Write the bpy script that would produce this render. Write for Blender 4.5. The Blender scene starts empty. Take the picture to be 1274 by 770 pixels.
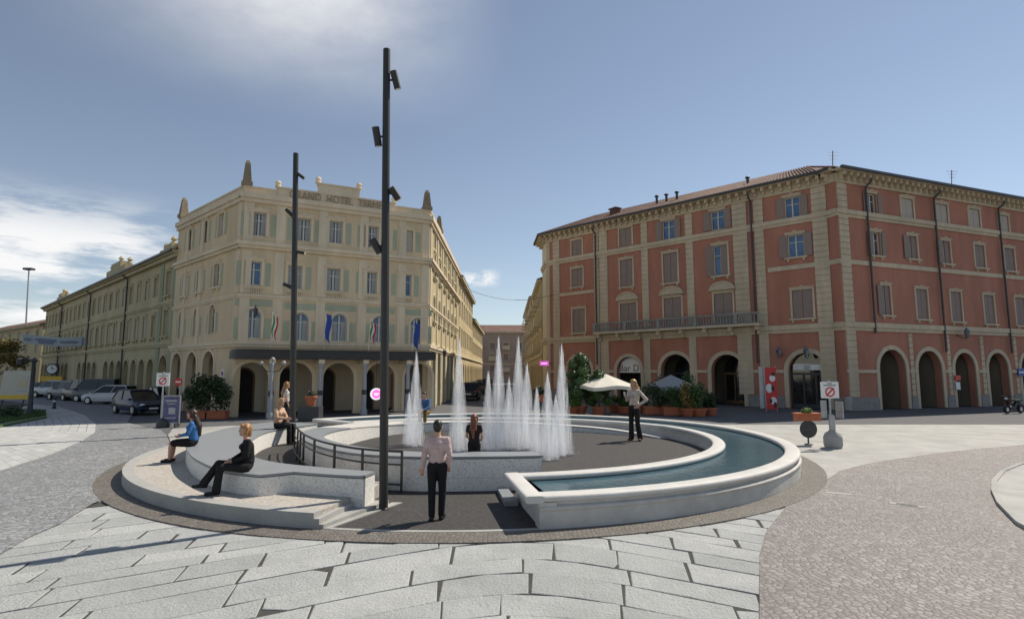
import bpy, bmesh, math, random
from mathutils import Vector, Matrix, noise as mnoise
from mathutils.geometry import tessellate_polygon
R = math.radians
S = bpy.context.scene
COL = S.collection
RND = random.Random(7)

# ------------------------------------------------------------------ survey helpers (pixel of the photo -> point on a known plane)
FPX, HCAM, PITCH = 700.0, 2.6, math.atan(77 / 700)
def ray(x, y):
    a = (x - 637) / FPX; b = (385 - y) / FPX
    return a, math.cos(PITCH) - b * math.sin(PITCH), math.sin(PITCH) + b * math.cos(PITCH)
def gz(x, y, z=0.0):
    d = ray(x, y); t = (z - HCAM) / d[2]
    return d[0] * t, d[1] * t
def gy(x, y, Y):
    d = ray(x, y); t = Y / d[1]
    return d[0] * t, Y, HCAM + d[2] * t

class Wall:
    """a vertical plane: s runs left to right seen from outside, d outwards, z up"""
    def __init__(w, p, q):
        w.p = Vector((p[0], p[1], 0)); q = Vector((q[0], q[1], 0))
        w.L = (q - w.p).length; w.u = (q - w.p) / w.L
        w.n = Vector((w.u.y, -w.u.x, 0)); w.rz = math.atan2(w.u.y, w.u.x)
    def pt(w, s, d, z):
        v = w.p + w.u * s + w.n * d
        return (v.x, v.y, z)
    def px(w, x, y, off=0.0):
        d = ray(x, y); o = w.p + w.n * off
        t = (o.x * w.n.x + o.y * w.n.y) / (d[0] * w.n.x + d[1] * w.n.y)
        X, Y = d[0] * t, d[1] * t
        return (X - o.x) * w.u.x + (Y - o.y) * w.u.y, HCAM + d[2] * t
    def sx(w, x, y=440, off=0.0): return w.px(x, y, off)[0]
    def zx(w, x, y, off=0.0): return w.px(x, y, off)[1]

# ------------------------------------------------------------------ materials
def newmat(name):
    m = bpy.data.materials.new(name); m.use_nodes = True
    return m, m.node_tree, m.node_tree.nodes, m.node_tree.links, m.node_tree.nodes['Principled BSDF']
def coords(nt, scale=(1, 1, 1), kind='Object', rot=0):
    tc = nt.nodes.new('ShaderNodeTexCoord'); mp = nt.nodes.new('ShaderNodeMapping')
    mp.inputs['Scale'].default_value = scale; mp.inputs['Rotation'].default_value = (0, 0, rot)
    nt.links.new(tc.outputs[kind], mp.inputs[0])
    return mp.outputs[0]
def noise(nt, vec, scale, detail=4, rough=.6):
    n = nt.nodes.new('ShaderNodeTexNoise'); n.inputs['Scale'].default_value = scale
    n.inputs['Detail'].default_value = detail; n.inputs['Roughness'].default_value = rough
    if vec is not None: nt.links.new(vec, n.inputs['Vector'])
    return n.outputs['Fac']
def ramp(nt, fac, stops):
    r = nt.nodes.new('ShaderNodeValToRGB'); e = r.color_ramp.elements
    while len(e) < len(stops): e.new(.5)
    for k, (p, c) in enumerate(stops):
        e[k].position = p; e[k].color = (*c, 1) if len(c) == 3 else c
    nt.links.new(fac, r.inputs[0]); return r.outputs[0]
def mix(nt, fac, a, b, mode='MIX'):
    m = nt.nodes.new('ShaderNodeMix'); m.data_type = 'RGBA'; m.blend_type = mode
    for sock, v in ((m.inputs[0], fac), (m.inputs[6], a), (m.inputs[7], b)):
        if hasattr(v, 'links'): nt.links.new(v, sock)
        elif isinstance(v, (int, float)): sock.default_value = v
        else: sock.default_value = (*v, 1)
    return m.outputs[2]
def math_(nt, op, a, b=0.0):
    m = nt.nodes.new('ShaderNodeMath'); m.operation = op
    for i, v in enumerate((a, b)):
        if hasattr(v, 'links'): nt.links.new(v, m.inputs[i])
        else: m.inputs[i].default_value = v
    return m.outputs[0]
def bump(nt, h, strength, dist=.02):
    b = nt.nodes.new('ShaderNodeBump'); b.inputs['Strength'].default_value = strength
    b.inputs['Distance'].default_value = dist; nt.links.new(h, b.inputs['Height'])
    nt.links.new(b.outputs[0], nt.nodes['Principled BSDF'].inputs['Normal'])
def sc(c, k): return tuple(min(1, v * k) for v in c)
def plain(name, col, rough=.6, metal=0., var=.12, scale=6., bmp=0., spec=.5, streak=False):
    m, nt, N, L, P = newmat(name)
    v = coords(nt, (1, 1, .25) if streak else (1, 1, 1))
    f = noise(nt, v, scale, 5)
    c = ramp(nt, f, [(.25, sc(col, 1 - var)), (.75, sc(col, 1 + var))])
    if streak:
        f2 = noise(nt, coords(nt, (1, 1, .5)), .35, 6)
        c = mix(nt, math_(nt, 'MULTIPLY', ramp(nt, f2, [(.38, (0, 0, 0)), (.68, (1, 1, 1))]), .45), c, sc(col, .66))
    L.new(c, P.inputs['Base Color']); P.inputs['Roughness'].default_value = rough
    P.inputs['Metallic'].default_value = metal; P.inputs['Specular IOR Level'].default_value = spec
    if bmp: bump(nt, noise(nt, v, scale * 6, 3), bmp, .01)
    return m
M = {}
M['hotel'] = plain('hotel_stucco', (.72, .565, .37), .85, var=.1, scale=1.2, bmp=.15, spec=.2, streak=True)
M['hotel_trim'] = plain('hotel_trim', (.77, .64, .46), .85, var=.12, scale=2, spec=.2, streak=True)
M['hotel_green'] = plain('hotel_green', (.44, .46, .33), .85, var=.12, scale=2, spec=.2, streak=True)
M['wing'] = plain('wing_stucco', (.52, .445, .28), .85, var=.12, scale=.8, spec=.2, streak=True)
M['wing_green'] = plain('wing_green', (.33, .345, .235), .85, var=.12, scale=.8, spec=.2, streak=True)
M['yellow'] = plain('yellow_stucco', (.56, .46, .28), .85, var=.14, scale=.8, spec=.2, streak=True)
M['yellow_trim'] = plain('yellow_trim', (.62, .55, .39), .85, var=.1, scale=1.5, spec=.2)
M['red'] = plain('red_stucco', (.44, .20, .14), .85, var=.16, scale=1.3, bmp=.1, spec=.2, streak=True)
M['red_trim'] = plain('cream_stone', (.58, .485, .355), .85, var=.16, scale=2.2, bmp=.15, spec=.2, streak=True)
M['arcade'] = plain('arcade_plaster', (.66, .55, .39), .85, var=.1, scale=1, spec=.2, streak=True)
M['arcade_dim'] = plain('shaded_arcade_plaster', (.25, .215, .16), .9, var=.16, scale=1, spec=.2, streak=True)  # darker plaster colour stands in for shade inside the red building's arcade
M['plinth'] = plain('grey_plinth', (.26, .25, .235), .8, var=.2, scale=3, bmp=.2)
M['farred'] = plain('far_brick', (.42, .32, .26), .85, var=.1, scale=1, spec=.2)
M['shutter'] = None
M['frame'] = plain('white_frame', (.6, .57, .5), .5, var=.06)
M['wood'] = plain('brown_wood', (.2, .1, .045), .45, var=.25, scale=4)
M['black'] = plain('black_metal', (.025, .024, .024), .45, var=.2, spec=.5)
M['iron'] = plain('dark_iron', (.05, .05, .052), .5, var=.25)
M['pole'] = plain('dark_bronze_paint', (.035, .033, .03), .4, var=.12, scale=2, spec=.4)
M['steel'] = plain('grey_steel', (.38, .39, .4), .45, .6, var=.15)
M['dark'] = plain('dark_interior', (.02, .018, .016), .7, var=.3)
M['water_white'] = None
M['gold'] = plain('yellow_sign', (.75, .48, .05), .5, var=.05)
M['white'] = plain('white_paint', (.78, .78, .76), .5, var=.04)
M['red_paint'] = plain('red_paint', (.6, .03, .03), .45, var=.06)
M['blue_paint'] = plain('blue_paint', (.03, .08, .35), .5, var=.08)
M['green_flag'] = plain('green_cloth', (.04, .26, .08), .8, var=.08)
M['red_flag'] = plain('red_cloth', (.55, .05, .05), .8, var=.08)
M['white_cloth'] = plain('white_cloth', (.75, .74, .7), .85, var=.05, scale=3)
M['awning'] = plain('cream_canvas', (.66, .62, .53), .9, var=.06, scale=2)
M['blue_cloth'] = plain('blue_cloth', (.03, .07, .33), .8, var=.15)
M['terracotta'] = plain('terracotta', (.42, .13, .06), .75, var=.18, scale=8)
M['soil'] = plain('soil', (.06, .045, .03), .95)
M['bark'] = plain('bark', (.1, .075, .05), .9, var=.3, scale=20, bmp=.4)
M['asphalt'] = plain('asphalt', (.10, .10, .105), .9, var=.2, scale=5, bmp=.3)
M['tyre'] = plain('tyre_rubber', (.02, .02, .02), .85)
M['rim'] = plain('alloy_rim', (.45, .46, .47), .35, .7)
M['lens'] = plain('headlight_lens', (.75, .78, .8), .1, var=.05)
M['tail'] = plain('tail_lens', (.4, .01, .01), .15)
M['skin'] = plain('skin', (.52, .29, .2), .55, var=.06, scale=12)
def glassy(name, col, rough=.06):
    m, nt, N, L, P = newmat(name)
    f = noise(nt, coords(nt), .9, 3)
    L.new(ramp(nt, f, [(.3, sc(col, .5)), (.7, sc(col, 1.4))]), P.inputs['Base Color'])
    P.inputs['Roughness'].default_value = rough; P.inputs['Specular IOR Level'].default_value = .8
    return m
M['pane'] = glassy('window_glass', (.055, .075, .10))
M['pane_blue'] = glassy('sky_window_glass', (.05, .13, .27), .04)
M['curtain'] = plain('pale_curtain', (.40, .41, .40), .6, var=.18, scale=2.5)
M['carglass'] = glassy('car_glass', (.012, .015, .018), .08); M['carglass'].node_tree.nodes['Principled BSDF'].inputs['Specular IOR Level'].default_value = .35
M['shop_glass'] = glassy('shop_glass', (.03, .03, .03), .05)
def shutter_mat():
    m, nt, N, L, P = newmat('shutter_slats')
    w = nt.nodes.new('ShaderNodeTexWave'); w.wave_type = 'BANDS'; w.bands_direction = 'Z'
    w.inputs['Scale'].default_value = 5.2; L.new(coords(nt), w.inputs['Vector'])
    n = noise(nt, coords(nt), 3)
    c = mix(nt, n, (.27, .20, .175), (.37, .29, .25)); L.new(c, P.inputs['Base Color'])
    P.inputs['Roughness'].default_value = .7; bump(nt, w.outputs['Fac'], .7, .03)
    return m
M['shutter'] = shutter_mat()
M['shutter_pale'] = plain('pale_shutter', (.44, .38, .32), .7, var=.08, scale=3)
def roof_mat():
    m, nt, N, L, P = newmat('clay_roof_tiles')
    v = coords(nt); n1 = noise(nt, v, 1.3, 6); n2 = noise(nt, v, 14, 2)
    c = ramp(nt, n1, [(.25, (.10, .055, .045)), (.55, (.2, .095, .065)), (.8, (.27, .15, .10))])
    c = mix(nt, math_(nt, 'MULTIPLY', n2, .5), c, (.08, .06, .055)); L.new(c, P.inputs['Base Color'])
    P.inputs['Roughness'].default_value = .85; bump(nt, n2, .8, .06)
    return m
M['roof'] = roof_mat()

def stone_mat(name, cols, island=True, rough=.75, gscale=60, stain=.35, rough_bump=False):
    m, nt, N, L, P = newmat(name)
    v = coords(nt)
    if island:
        g = N.new('ShaderNodeNewGeometry'); f = g.outputs['Random Per Island']
    else: f = noise(nt, v, .8, 4)
    c = ramp(nt, f, [(0, cols[0]), (.5, cols[1]), (1, cols[2])])
    st = noise(nt, v, .9, 8, .7)
    c = mix(nt, math_(nt, 'MULTIPLY', ramp(nt, st, [(.42, (0, 0, 0)), (.75, (1, 1, 1))]), stain), c, sc(cols[0], .55))
    fine = noise(nt, v, gscale, 3)
    c = mix(nt, math_(nt, 'MULTIPLY', fine, .5), c, sc(cols[1], .6))
    L.new(c, P.inputs['Base Color']); P.inputs['Roughness'].default_value = rough
    P.inputs['Specular IOR Level'].default_value = .3
    if rough_bump:
        mid = noise(nt, v, 7, 7, .8); bump(nt, math_(nt, 'ADD', math_(nt, 'MULTIPLY', fine, .6), mid), 1.0, .035)
    else: bump(nt, math_(nt, 'ADD', fine, noise(nt, v, 6, 5, .7)), .4, .012)
    return m
M['slab'] = stone_mat('granite_slabs', [(.41, .42, .41), (.475, .485, .475), (.54, .545, .53)], gscale=26, stain=.6, rough_bump=True)
M['slab_pale'] = stone_mat('pale_paving', [(.37, .36, .335), (.45, .44, .41), (.53, .52, .485)], False, stain=.7)
M['slab_left'] = stone_mat('pale_pavement_rows', [(.44, .44, .425), (.50, .50, .485), (.56, .56, .54)])
M['joint'] = plain('joint_dirt', (.055, .053, .048), .95, var=.3, scale=12)

def cobble_mat(name, cols, size, fan=.0, dark=(.09, .085, .08)):
    m, nt, N, L, P = newmat(name)
    v = coords(nt)
    # gentle fan-shaped courses: the lookup is bent by a slow smooth noise
    nn = N.new('ShaderNodeTexNoise'); nn.inputs['Scale'].default_value = .8; nn.inputs['Detail'].default_value = 1; L.new(v, nn.inputs['Vector'])
    vv = N.new('ShaderNodeVectorMath'); vv.operation = 'MULTIPLY_ADD'
    L.new(nn.outputs['Color'], vv.inputs[0]); vv.inputs[1].default_value = (fan, fan, 0); L.new(v, vv.inputs[2])
    vo = N.new('ShaderNodeTexVoronoi'); vo.inputs['Scale'].default_value = 1 / size; vo.inputs['Randomness'].default_value = .75
    L.new(vv.outputs[0], vo.inputs['Vector'])
    ve = N.new('ShaderNodeTexVoronoi'); ve.feature = 'DISTANCE_TO_EDGE'; ve.inputs['Scale'].default_value = 1 / size
    ve.inputs['Randomness'].default_value = .75; L.new(vv.outputs[0], ve.inputs['Vector'])
    sep = N.new('ShaderNodeSeparateColor'); L.new(vo.outputs['Color'], sep.inputs[0])
    c = ramp(nt, sep.outputs[0], [(0, cols[0]), (.5, cols[1]), (1, cols[2])])
    big = noise(nt, v, .45, 6, .65)
    c = mix(nt, math_(nt, 'MULTIPLY', ramp(nt, big, [(.4, (0, 0, 0)), (.7, (1, 1, 1))]), .4), c, sc(cols[0], .75))
    edge = ramp(nt, ve.outputs['Distance'], [(.02, (1, 1, 1)), (.13, (0, 0, 0))])
    c = mix(nt, edge, c, dark)
    L.new(c, P.inputs['Base Color']); P.inputs['Roughness'].default_value = .7
    h = ramp(nt, ve.outputs['Distance'], [(0, (0, 0, 0)), (.25, (1, 1, 1))])
    hh = math_(nt, 'ADD', h, math_(nt, 'MULTIPLY', noise(nt, v, 40, 2), .5))
    bump(nt, hh, .5, .015)
    return m
M['cobble'] = cobble_mat('grey_cobbles', [(.20, .205, .21), (.27, .275, .28), (.35, .35, .345)], .105, .35, (.14, .14, .14))
M['porphyry'] = cobble_mat('porphyry_setts', [(.185, .165, .155), (.25, .225, .212), (.32, .30, .285)], .085, .5, (.135, .115, .108))
M['ring'] = cobble_mat('brown_setts', [(.125, .11, .095), (.16, .14, .12), (.20, .18, .155)], .075, 0, (.09, .08, .07))
def speckle(name, base, dk, lt, rough=.8, s=42):
    m, nt, N, L, P = newmat(name)
    v = coords(nt); vo = N.new('ShaderNodeTexVoronoi'); vo.inputs['Scale'].default_value = s; L.new(v, vo.inputs['Vector'])
    sep = N.new('ShaderNodeSeparateColor'); L.new(vo.outputs['Color'], sep.inputs[0])
    c = ramp(nt, sep.outputs[0], [(0, dk), (.3, base), (.75, base), (1, lt)])
    n = noise(nt, v, 1.6, 6)
    c = mix(nt, math_(nt, 'MULTIPLY', n, .3), c, dk)
    L.new(c, P.inputs['Base Color']); P.inputs['Roughness'].default_value = rough
    bump(nt, sep.outputs[1], .3, .008)
    return m
M['terrazzo'] = speckle('white_terrazzo', (.76, .735, .685), (.52, .48, .43), (.86, .85, .82))
M['gravel'] = speckle('beige_gravel', (.44, .40, .35), (.29, .26, .225), (.56, .52, .47), .9, 28)
M['darkfloor'] = speckle('dark_porphyry_floor', (.046, .042, .04), (.028, .026, .025), (.08, .074, .07), .85, 26)
M['concrete'] = stone_mat('raw_concrete', [(.36, .355, .335), (.43, .425, .40), (.50, .495, .47)], False, .8, 30, .6)
M['basin'] = stone_mat('pale_basin_stone', [(.56, .53, .485), (.65, .625, .58), (.73, .71, .67)], False, .65, 35, .75)
M['coping'] = stone_mat('pale_coping_stone', [(.60, .575, .535), (.68, .66, .62), (.75, .735, .70)], False, .55, 30, .5)
M['benchtop'] = stone_mat('grey_bench_slab', [(.24, .255, .27), (.28, .295, .31), (.33, .345, .36)], False, .45, 40, .15)
def water_mat():
    m, nt, N, L, P = newmat('pool_water')
    v = coords(nt, (1, 1, 1)); n = noise(nt, v, 4.5, 5); n2 = noise(nt, v, 1.1, 6, .7)
    c = ramp(nt, n2, [(.3, (.035, .078, .105)), (.55, (.055, .11, .14)), (.8, (.08, .135, .13))])
    L.new(c, P.inputs['Base Color']); P.inputs['Roughness'].default_value = .07
    P.inputs['IOR'].default_value = 1.33; bump(nt, n, .3, .04)
    return m
M['water'] = water_mat()
def jet_mat(name, lo, hi, sc_):
    m, nt, N, L, P = newmat(name)
    P.inputs['Base Color'].default_value = (.93, .95, 1, 1); P.inputs['Roughness'].default_value = .5
    tr = N.new('ShaderNodeBsdfTransparent'); tl = N.new('ShaderNodeBsdfTranslucent'); tl.inputs[0].default_value = (.98, .99, 1, 1)
    a = N.new('ShaderNodeMixShader'); a.inputs[0].default_value = .6
    L.new(P.outputs[0], a.inputs[1]); L.new(tl.outputs[0], a.inputs[2])
    b = N.new('ShaderNodeMixShader'); f = noise(nt, coords(nt, (sc_, sc_, .55)), 2.5, 4)
    L.new(ramp(nt, f, [(.36, (lo,) * 3), (.68, (hi,) * 3)]), b.inputs[0])
    L.new(tr.outputs[0], b.inputs[1]); L.new(a.outputs[0], b.inputs[2])
    L.new(b.outputs[0], N['Material Output'].inputs[0])
    return m
M['jet_mist'] = jet_mat('spray_mist', .01, .23, 5); M['jet_drop'] = jet_mat('spray_drops', .12, .42, 9)
def leaf_mat(name, a, b, c3=None):
    m, nt, N, L, P = newmat(name)
    g = N.new('ShaderNodeNewGeometry')
    L.new(ramp(nt, g.outputs['Random Per Island'], [(0, a), (.6, b), (1, c3 or b)]), P.inputs['Base Color'])
    P.inputs['Roughness'].default_value = .55
    return m
M['leaf'] = leaf_mat('green_leaves', (.03, .065, .018), (.06, .115, .03), (.1, .16, .05))
M['leaf_dark'] = leaf_mat('dark_leaves', (.018, .035, .012), (.03, .06, .02))
M['leaf_gold'] = leaf_mat('autumn_leaves', (.1, .1, .03), (.22, .17, .04), (.3, .2, .05))
M['leaf_lime'] = leaf_mat('lime_leaves', (.1, .17, .03), (.16, .25, .05))
M['grass'] = leaf_mat('lawn', (.05, .1, .02), (.08, .14, .035))
def paint(name, c): 
    m = plain(name, c, .35, var=.04, scale=2, spec=.45); m.node_tree.nodes['Principled BSDF'].inputs['Coat Weight'].default_value = .2
    return m
def sign_glow(name, c, s):
    m, nt, N, L, P = newmat(name); P.inputs['Base Color'].default_value = (*c, 1)
    P.inputs['Emission Color'].default_value = (*c, 1); P.inputs['Emission Strength'].default_value = s
    return m
M['pink_glow'] = sign_glow('pink_sign_light', (.85, .12, .42), .9)
M['white_glow'] = sign_glow('white_sign_light', (.85, .8, .85), .5)
M['magenta_glow'] = sign_glow('magenta_sign_light', (.6, .08, .5), .6)

# ------------------------------------------------------------------ mesh builder
class MB:
    def __init__(b): b.v = []; b.f = []; b.m = []; b.mi = 0
    def add(b, vs, fs):
        o = len(b.v); b.v += [tuple(v) for v in vs]; b.f += [[i + o for i in f] for f in fs]; b.m += [b.mi] * len(fs); return b
    def box(b, c, s, rz=0, rx=0, ry=0):
        mt = Matrix.Translation(c) @ Matrix.Rotation(rz, 4, 'Z') @ Matrix.Rotation(ry, 4, 'Y') @ Matrix.Rotation(rx, 4, 'X')
        vs = [mt @ Vector((x * s[0] / 2, y * s[1] / 2, z * s[2] / 2)) for x in (-1, 1) for y in (-1, 1) for z in (-1, 1)]
        return b.add(vs, [(0, 1, 3, 2), (4, 6, 7, 5), (0, 4, 5, 1), (2, 3, 7, 6), (0, 2, 6, 4), (1, 5, 7, 3)])
    def wbox(b, w, s0, s1, d0, d1, z0, z1):
        vs = [w.pt(s, d, z) for s in (s0, s1) for d in (d0, d1) for z in (z0, z1)]
        return b.add(vs, [(0, 1, 3, 2), (4, 6, 7, 5), (0, 4, 5, 1), (2, 3, 7, 6), (0, 2, 6, 4), (1, 5, 7, 3)])
    def prism(b, poly, z0, z1):
        n = len(poly); vs = [(x, y, z0) for x, y in poly] + [(x, y, z1) for x, y in poly]
        fs = [(i, (i + 1) % n, (i + 1) % n + n, i + n) for i in range(n)]
        tri = tessellate_polygon([[Vector((x, y, 0)) for x, y in poly]])
        fs += [tuple(reversed(t)) for t in tri] + [tuple(i + n for i in t) for t in tri]
        return b.add(vs, fs)
    def sheet(b, poly, z):
        tri = tessellate_polygon([[Vector((x, y, 0)) for x, y in poly]])
        return b.add([(x, y, z) for x, y in poly], [tuple(t) for t in tri])
    def tube(b, pts, r, n=8, r2=None):
        pts = [Vector(p) for p in pts]; k = len(pts); rings = []
        for i, p in enumerate(pts):
            t = (pts[min(i + 1, k - 1)] - pts[max(i - 1, 0)]).normalized()
            a = t.cross(Vector((0, 0, 1)) if abs(t.z) < .95 else Vector((1, 0, 0))).normalized(); c = t.cross(a)
            rr = r if r2 is None else r + (r2 - r) * i / (k - 1)
            rings.append([p + a * rr * math.cos(2 * math.pi * j / n) + c * rr * math.sin(2 * math.pi * j / n) for j in range(n)])
        vs = [v for q in rings for v in q]
        fs = [(i * n + j, i * n + (j + 1) % n, (i + 1) * n + (j + 1) % n, (i + 1) * n + j) for i in range(k - 1) for j in range(n)]
        fs += [tuple(reversed(range(n))), tuple((k - 1) * n + j for j in range(n))]
        return b.add(vs, fs)
    def lathe(b, prof, c=(0, 0, 0), n=16):
        vs = []; fs = []; k = len(prof)
        for r, z in prof:
            for j in range(n):
                a = 2 * math.pi * j / n; vs.append((c[0] + r * math.cos(a), c[1] + r * math.sin(a), c[2] + z))
        for i in range(k - 1):
            for j in range(n): fs.append((i * n + j, i * n + (j + 1) % n, (i + 1) * n + (j + 1) % n, (i + 1) * n + j))
        fs += [tuple(reversed(range(n))), tuple((k - 1) * n + j for j in range(n))]
        return b.add(vs, fs)
    def ball(b, c, r, n=10, m=7):
        r = (r, r, r) if isinstance(r, (int, float)) else r
        vs = []; fs = []
        for i in range(m + 1):
            t = math.pi * i / m
            for j in range(n):
                a = 2 * math.pi * j / n
                vs.append((c[0] + r[0] * math.sin(t) * math.cos(a), c[1] + r[1] * math.sin(t) * math.sin(a), c[2] - r[2] * math.cos(t)))
        for i in range(m):
            for j in range(n): fs.append((i * n + j, i * n + (j + 1) % n, (i + 1) * n + (j + 1) % n, (i + 1) * n + j))
        return b.add(vs, fs)
    def build(b, name, mat, parent=None, smooth=False, org=None, autosm=None):
        me = mesh_of(b, name, mat, smooth, org if org is not None else (base_of(parent) if parent else (0, 0, 0)))
        o = bpy.data.objects.new(name, me); COL.objects.link(o)
        if parent:
            o.parent = parent
            if parent.name in BASE: BASE[o.name] = BASE[parent.name]
        if org is not None and not parent: o.location = org
        return o
BASE = {}
def base_of(o):
    return BASE.get(o.name, (0, 0, 0))
def mesh_of(b, name, mat, smooth=False, org=(0, 0, 0)):
    me = bpy.data.meshes.new(name)
    me.from_pydata([(x - org[0], y - org[1], z - org[2]) for x, y, z in b.v], [], b.f)
    for mm in (mat if isinstance(mat, (list, tuple)) else [mat]): me.materials.append(mm)
    me.polygons.foreach_set('material_index', b.m)
    bm = bmesh.new(); bm.from_mesh(me); bmesh.ops.remove_doubles(bm, verts=bm.verts, dist=1e-5) if smooth else None
    bmesh.ops.recalc_face_normals(bm, faces=bm.faces)
    if smooth:
        for f in bm.faces: f.smooth = True
        for e in bm.edges:
            if len(e.link_faces) == 2 and e.calc_face_angle(0) > R(38): e.smooth = False
    bm.to_mesh(me); bm.free(); me.update()
    return me
def tag(o, label, cat, group=None):
    o['label'] = label; o['category'] = cat
    if group: o['group'] = group
    return o
def thing(name, label, cat, loc=(0, 0, 0), group=None, world=True):
    """Empty at the thing's base; parts are given in world coordinates when world is set, else in local ones"""
    o = bpy.data.objects.new(name, None); COL.objects.link(o); o.location = loc; o.empty_display_size = .2
    if world: BASE[o.name] = tuple(loc)
    return tag(o, label, cat, group)
def struct(b, name, mat, smooth=False):
    o = b.build(name, mat, None, smooth); o['kind'] = 'structure'; return o
def put(name, me, parent, loc=(0, 0, 0), rz=0):
    o = bpy.data.objects.new(name, me); COL.objects.link(o); o.parent = parent; o.location = loc; o.rotation_euler = (0, 0, rz); return o
def copy_tree(o, parent=None):
    c = o.copy(); COL.objects.link(c)
    if parent: c.parent = parent
    for ch in list(o.children): copy_tree(ch, c)
    return c
def dup(o, loc, rz=None, label=None):
    c = copy_tree(o); c.location = loc
    if rz is not None: c.rotation_euler = (0, 0, rz)
    if label: c['label'] = label
    return c
def lerp(a, b, t): return a + (b - a) * t
def interp(xs, ys, x):
    if x <= xs[0]: return ys[0]
    for i in range(len(xs) - 1):
        if x <= xs[i + 1]:
            t = (x - xs[i]) / (xs[i + 1] - xs[i]); return lerp(ys[i], ys[i + 1], t)
    return ys[-1]
def smoothed(xs, ys):
    """monotone-ish smooth interpolation (Catmull-Rom)"""
    def f(x):
        if x <= xs[0]: return ys[0]
        if x >= xs[-1]: return ys[-1]
        i = max(k for k in range(len(xs) - 1) if xs[k] <= x)
        x0, x1 = xs[i], xs[i + 1]; t = (x - x0) / (x1 - x0)
        m0 = (ys[i + 1] - ys[i - 1]) / (xs[i + 1] - xs[i - 1]) if i > 0 else (ys[1] - ys[0]) / (xs[1] - xs[0])
        m1 = (ys[i + 2] - ys[i]) / (xs[i + 2] - xs[i]) if i + 2 < len(xs) else (ys[i + 1] - ys[i]) / (x1 - x0)
        h = x1 - x0
        return (2*t**3-3*t*t+1)*ys[i] + (t**3-2*t*t+t)*h*m0 + (-2*t**3+3*t*t)*ys[i+1] + (t**3-t*t)*h*m1
    return f

# ------------------------------------------------------------------ sky, sun, camera
SUN_AZ, SUN_EL = R(54), R(51)
W = bpy.data.worlds.new('World'); S.world = W; W.use_nodes = True
nt = W.node_tree; N = nt.nodes; L = nt.links
bg = N['Background']
sky = N.new('ShaderNodeTexSky'); sky.sky_type = 'NISHITA'; sky.sun_disc = False
sky.sun_elevation = SUN_EL; sky.sun_rotation = SUN_AZ; sky.altitude = 150
sky.air_density = 1.0; sky.dust_density = .05; sky.ozone_density = 1.0
tc = N.new('ShaderNodeTexCoord'); sepv = N.new('ShaderNodeSeparateXYZ'); L.new(tc.outputs['Generated'], sepv.inputs[0])
dx, dy, dz = sepv.outputs
az = math_(nt, 'ARCTAN2', dx, dy)
def band(v, lo0, lo1, hi0, hi1):
    a = N.new('ShaderNodeMapRange'); a.interpolation_type = 'SMOOTHSTEP'; L.new(v, a.inputs[0])
    a.inputs[1].default_value = lo0; a.inputs[2].default_value = lo1
    b = N.new('ShaderNodeMapRange'); b.interpolation_type = 'SMOOTHSTEP'; L.new(v, b.inputs[0])
    b.inputs[1].default_value = hi0; b.inputs[2].default_value = hi1; b.inputs[3].default_value = 1; b.inputs[4].default_value = 0
    return math_(nt, 'MULTIPLY', a.outputs[0], b.outputs[0])
cmb = N.new('ShaderNodeCombineXYZ'); L.new(az, cmb.inputs[0]); L.new(dz, cmb.inputs[1])
mp = N.new('ShaderNodeMapping'); mp.inputs['Scale'].default_value = (3.2, 15, 1); mp.inputs['Rotation'].default_value = (0, 0, R(14)); L.new(cmb.outputs[0], mp.inputs[0])
cn = noise(nt, mp.outputs[0], 1.5, 9, .62)
def sstep(v, a, b):
    m_ = N.new('ShaderNodeMapRange'); m_.interpolation_type = 'SMOOTHSTEP'; L.new(v, m_.inputs[0])
    m_.inputs[1].default_value = a; m_.inputs[2].default_value = b; return m_.outputs[0]
left = math_(nt, 'MULTIPLY', band(az, -1.6, -1.0, -.62, -.50), band(dz, .0, .03, .17, .27))
cl1 = math_(nt, 'MULTIPLY', sstep(cn, .41, .58), left)
mp2 = N.new('ShaderNodeMapping'); mp2.inputs['Scale'].default_value = (22, 40, 1); L.new(cmb.outputs[0], mp2.inputs[0])
cn2 = noise(nt, mp2.outputs[0], 1.0, 6)
cl2 = math_(nt, 'MULTIPLY', sstep(cn2, .38, .55), math_(nt, 'MULTIPLY', band(az, -.10, -.065, -.05, -.015), band(dz, .145, .16, .165, .185)))
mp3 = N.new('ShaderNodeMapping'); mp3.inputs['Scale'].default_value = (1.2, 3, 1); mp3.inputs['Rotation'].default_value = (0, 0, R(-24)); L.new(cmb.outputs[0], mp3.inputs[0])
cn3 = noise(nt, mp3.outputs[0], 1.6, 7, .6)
glare_veil = math_(nt, 'MULTIPLY', sstep(cn3, .10, .70), math_(nt, 'MULTIPLY', band(az, -.85, -.40, -.36, .02), band(dz, .38, .60, .8, .95)))  # whitening painted into the upper left sky in place of sun glare
cl = math_(nt, 'MINIMUM', math_(nt, 'ADD', math_(nt, 'ADD', cl1, cl2), math_(nt, 'MULTIPLY', glare_veil, 1.0)), 1.0)
hs = N.new('ShaderNodeHueSaturation'); hs.inputs['Saturation'].default_value = .78; L.new(sky.outputs[0], hs.inputs['Color'])
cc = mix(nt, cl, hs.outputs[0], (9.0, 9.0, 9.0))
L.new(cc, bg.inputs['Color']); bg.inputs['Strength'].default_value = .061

sl = bpy.data.lights.new('sun', 'SUN'); sl.energy = 3.0; sl.angle = R(.5); sl.color = (1, .925, .80)
so = bpy.data.objects.new('sun', sl); COL.objects.link(so)
sd = Vector((math.sin(SUN_AZ) * math.cos(SUN_EL), math.cos(SUN_AZ) * math.cos(SUN_EL), math.sin(SUN_EL)))
so.rotation_euler = sd.to_track_quat('Z', 'Y').to_euler(); so.location = (30, 30, 60)

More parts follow.
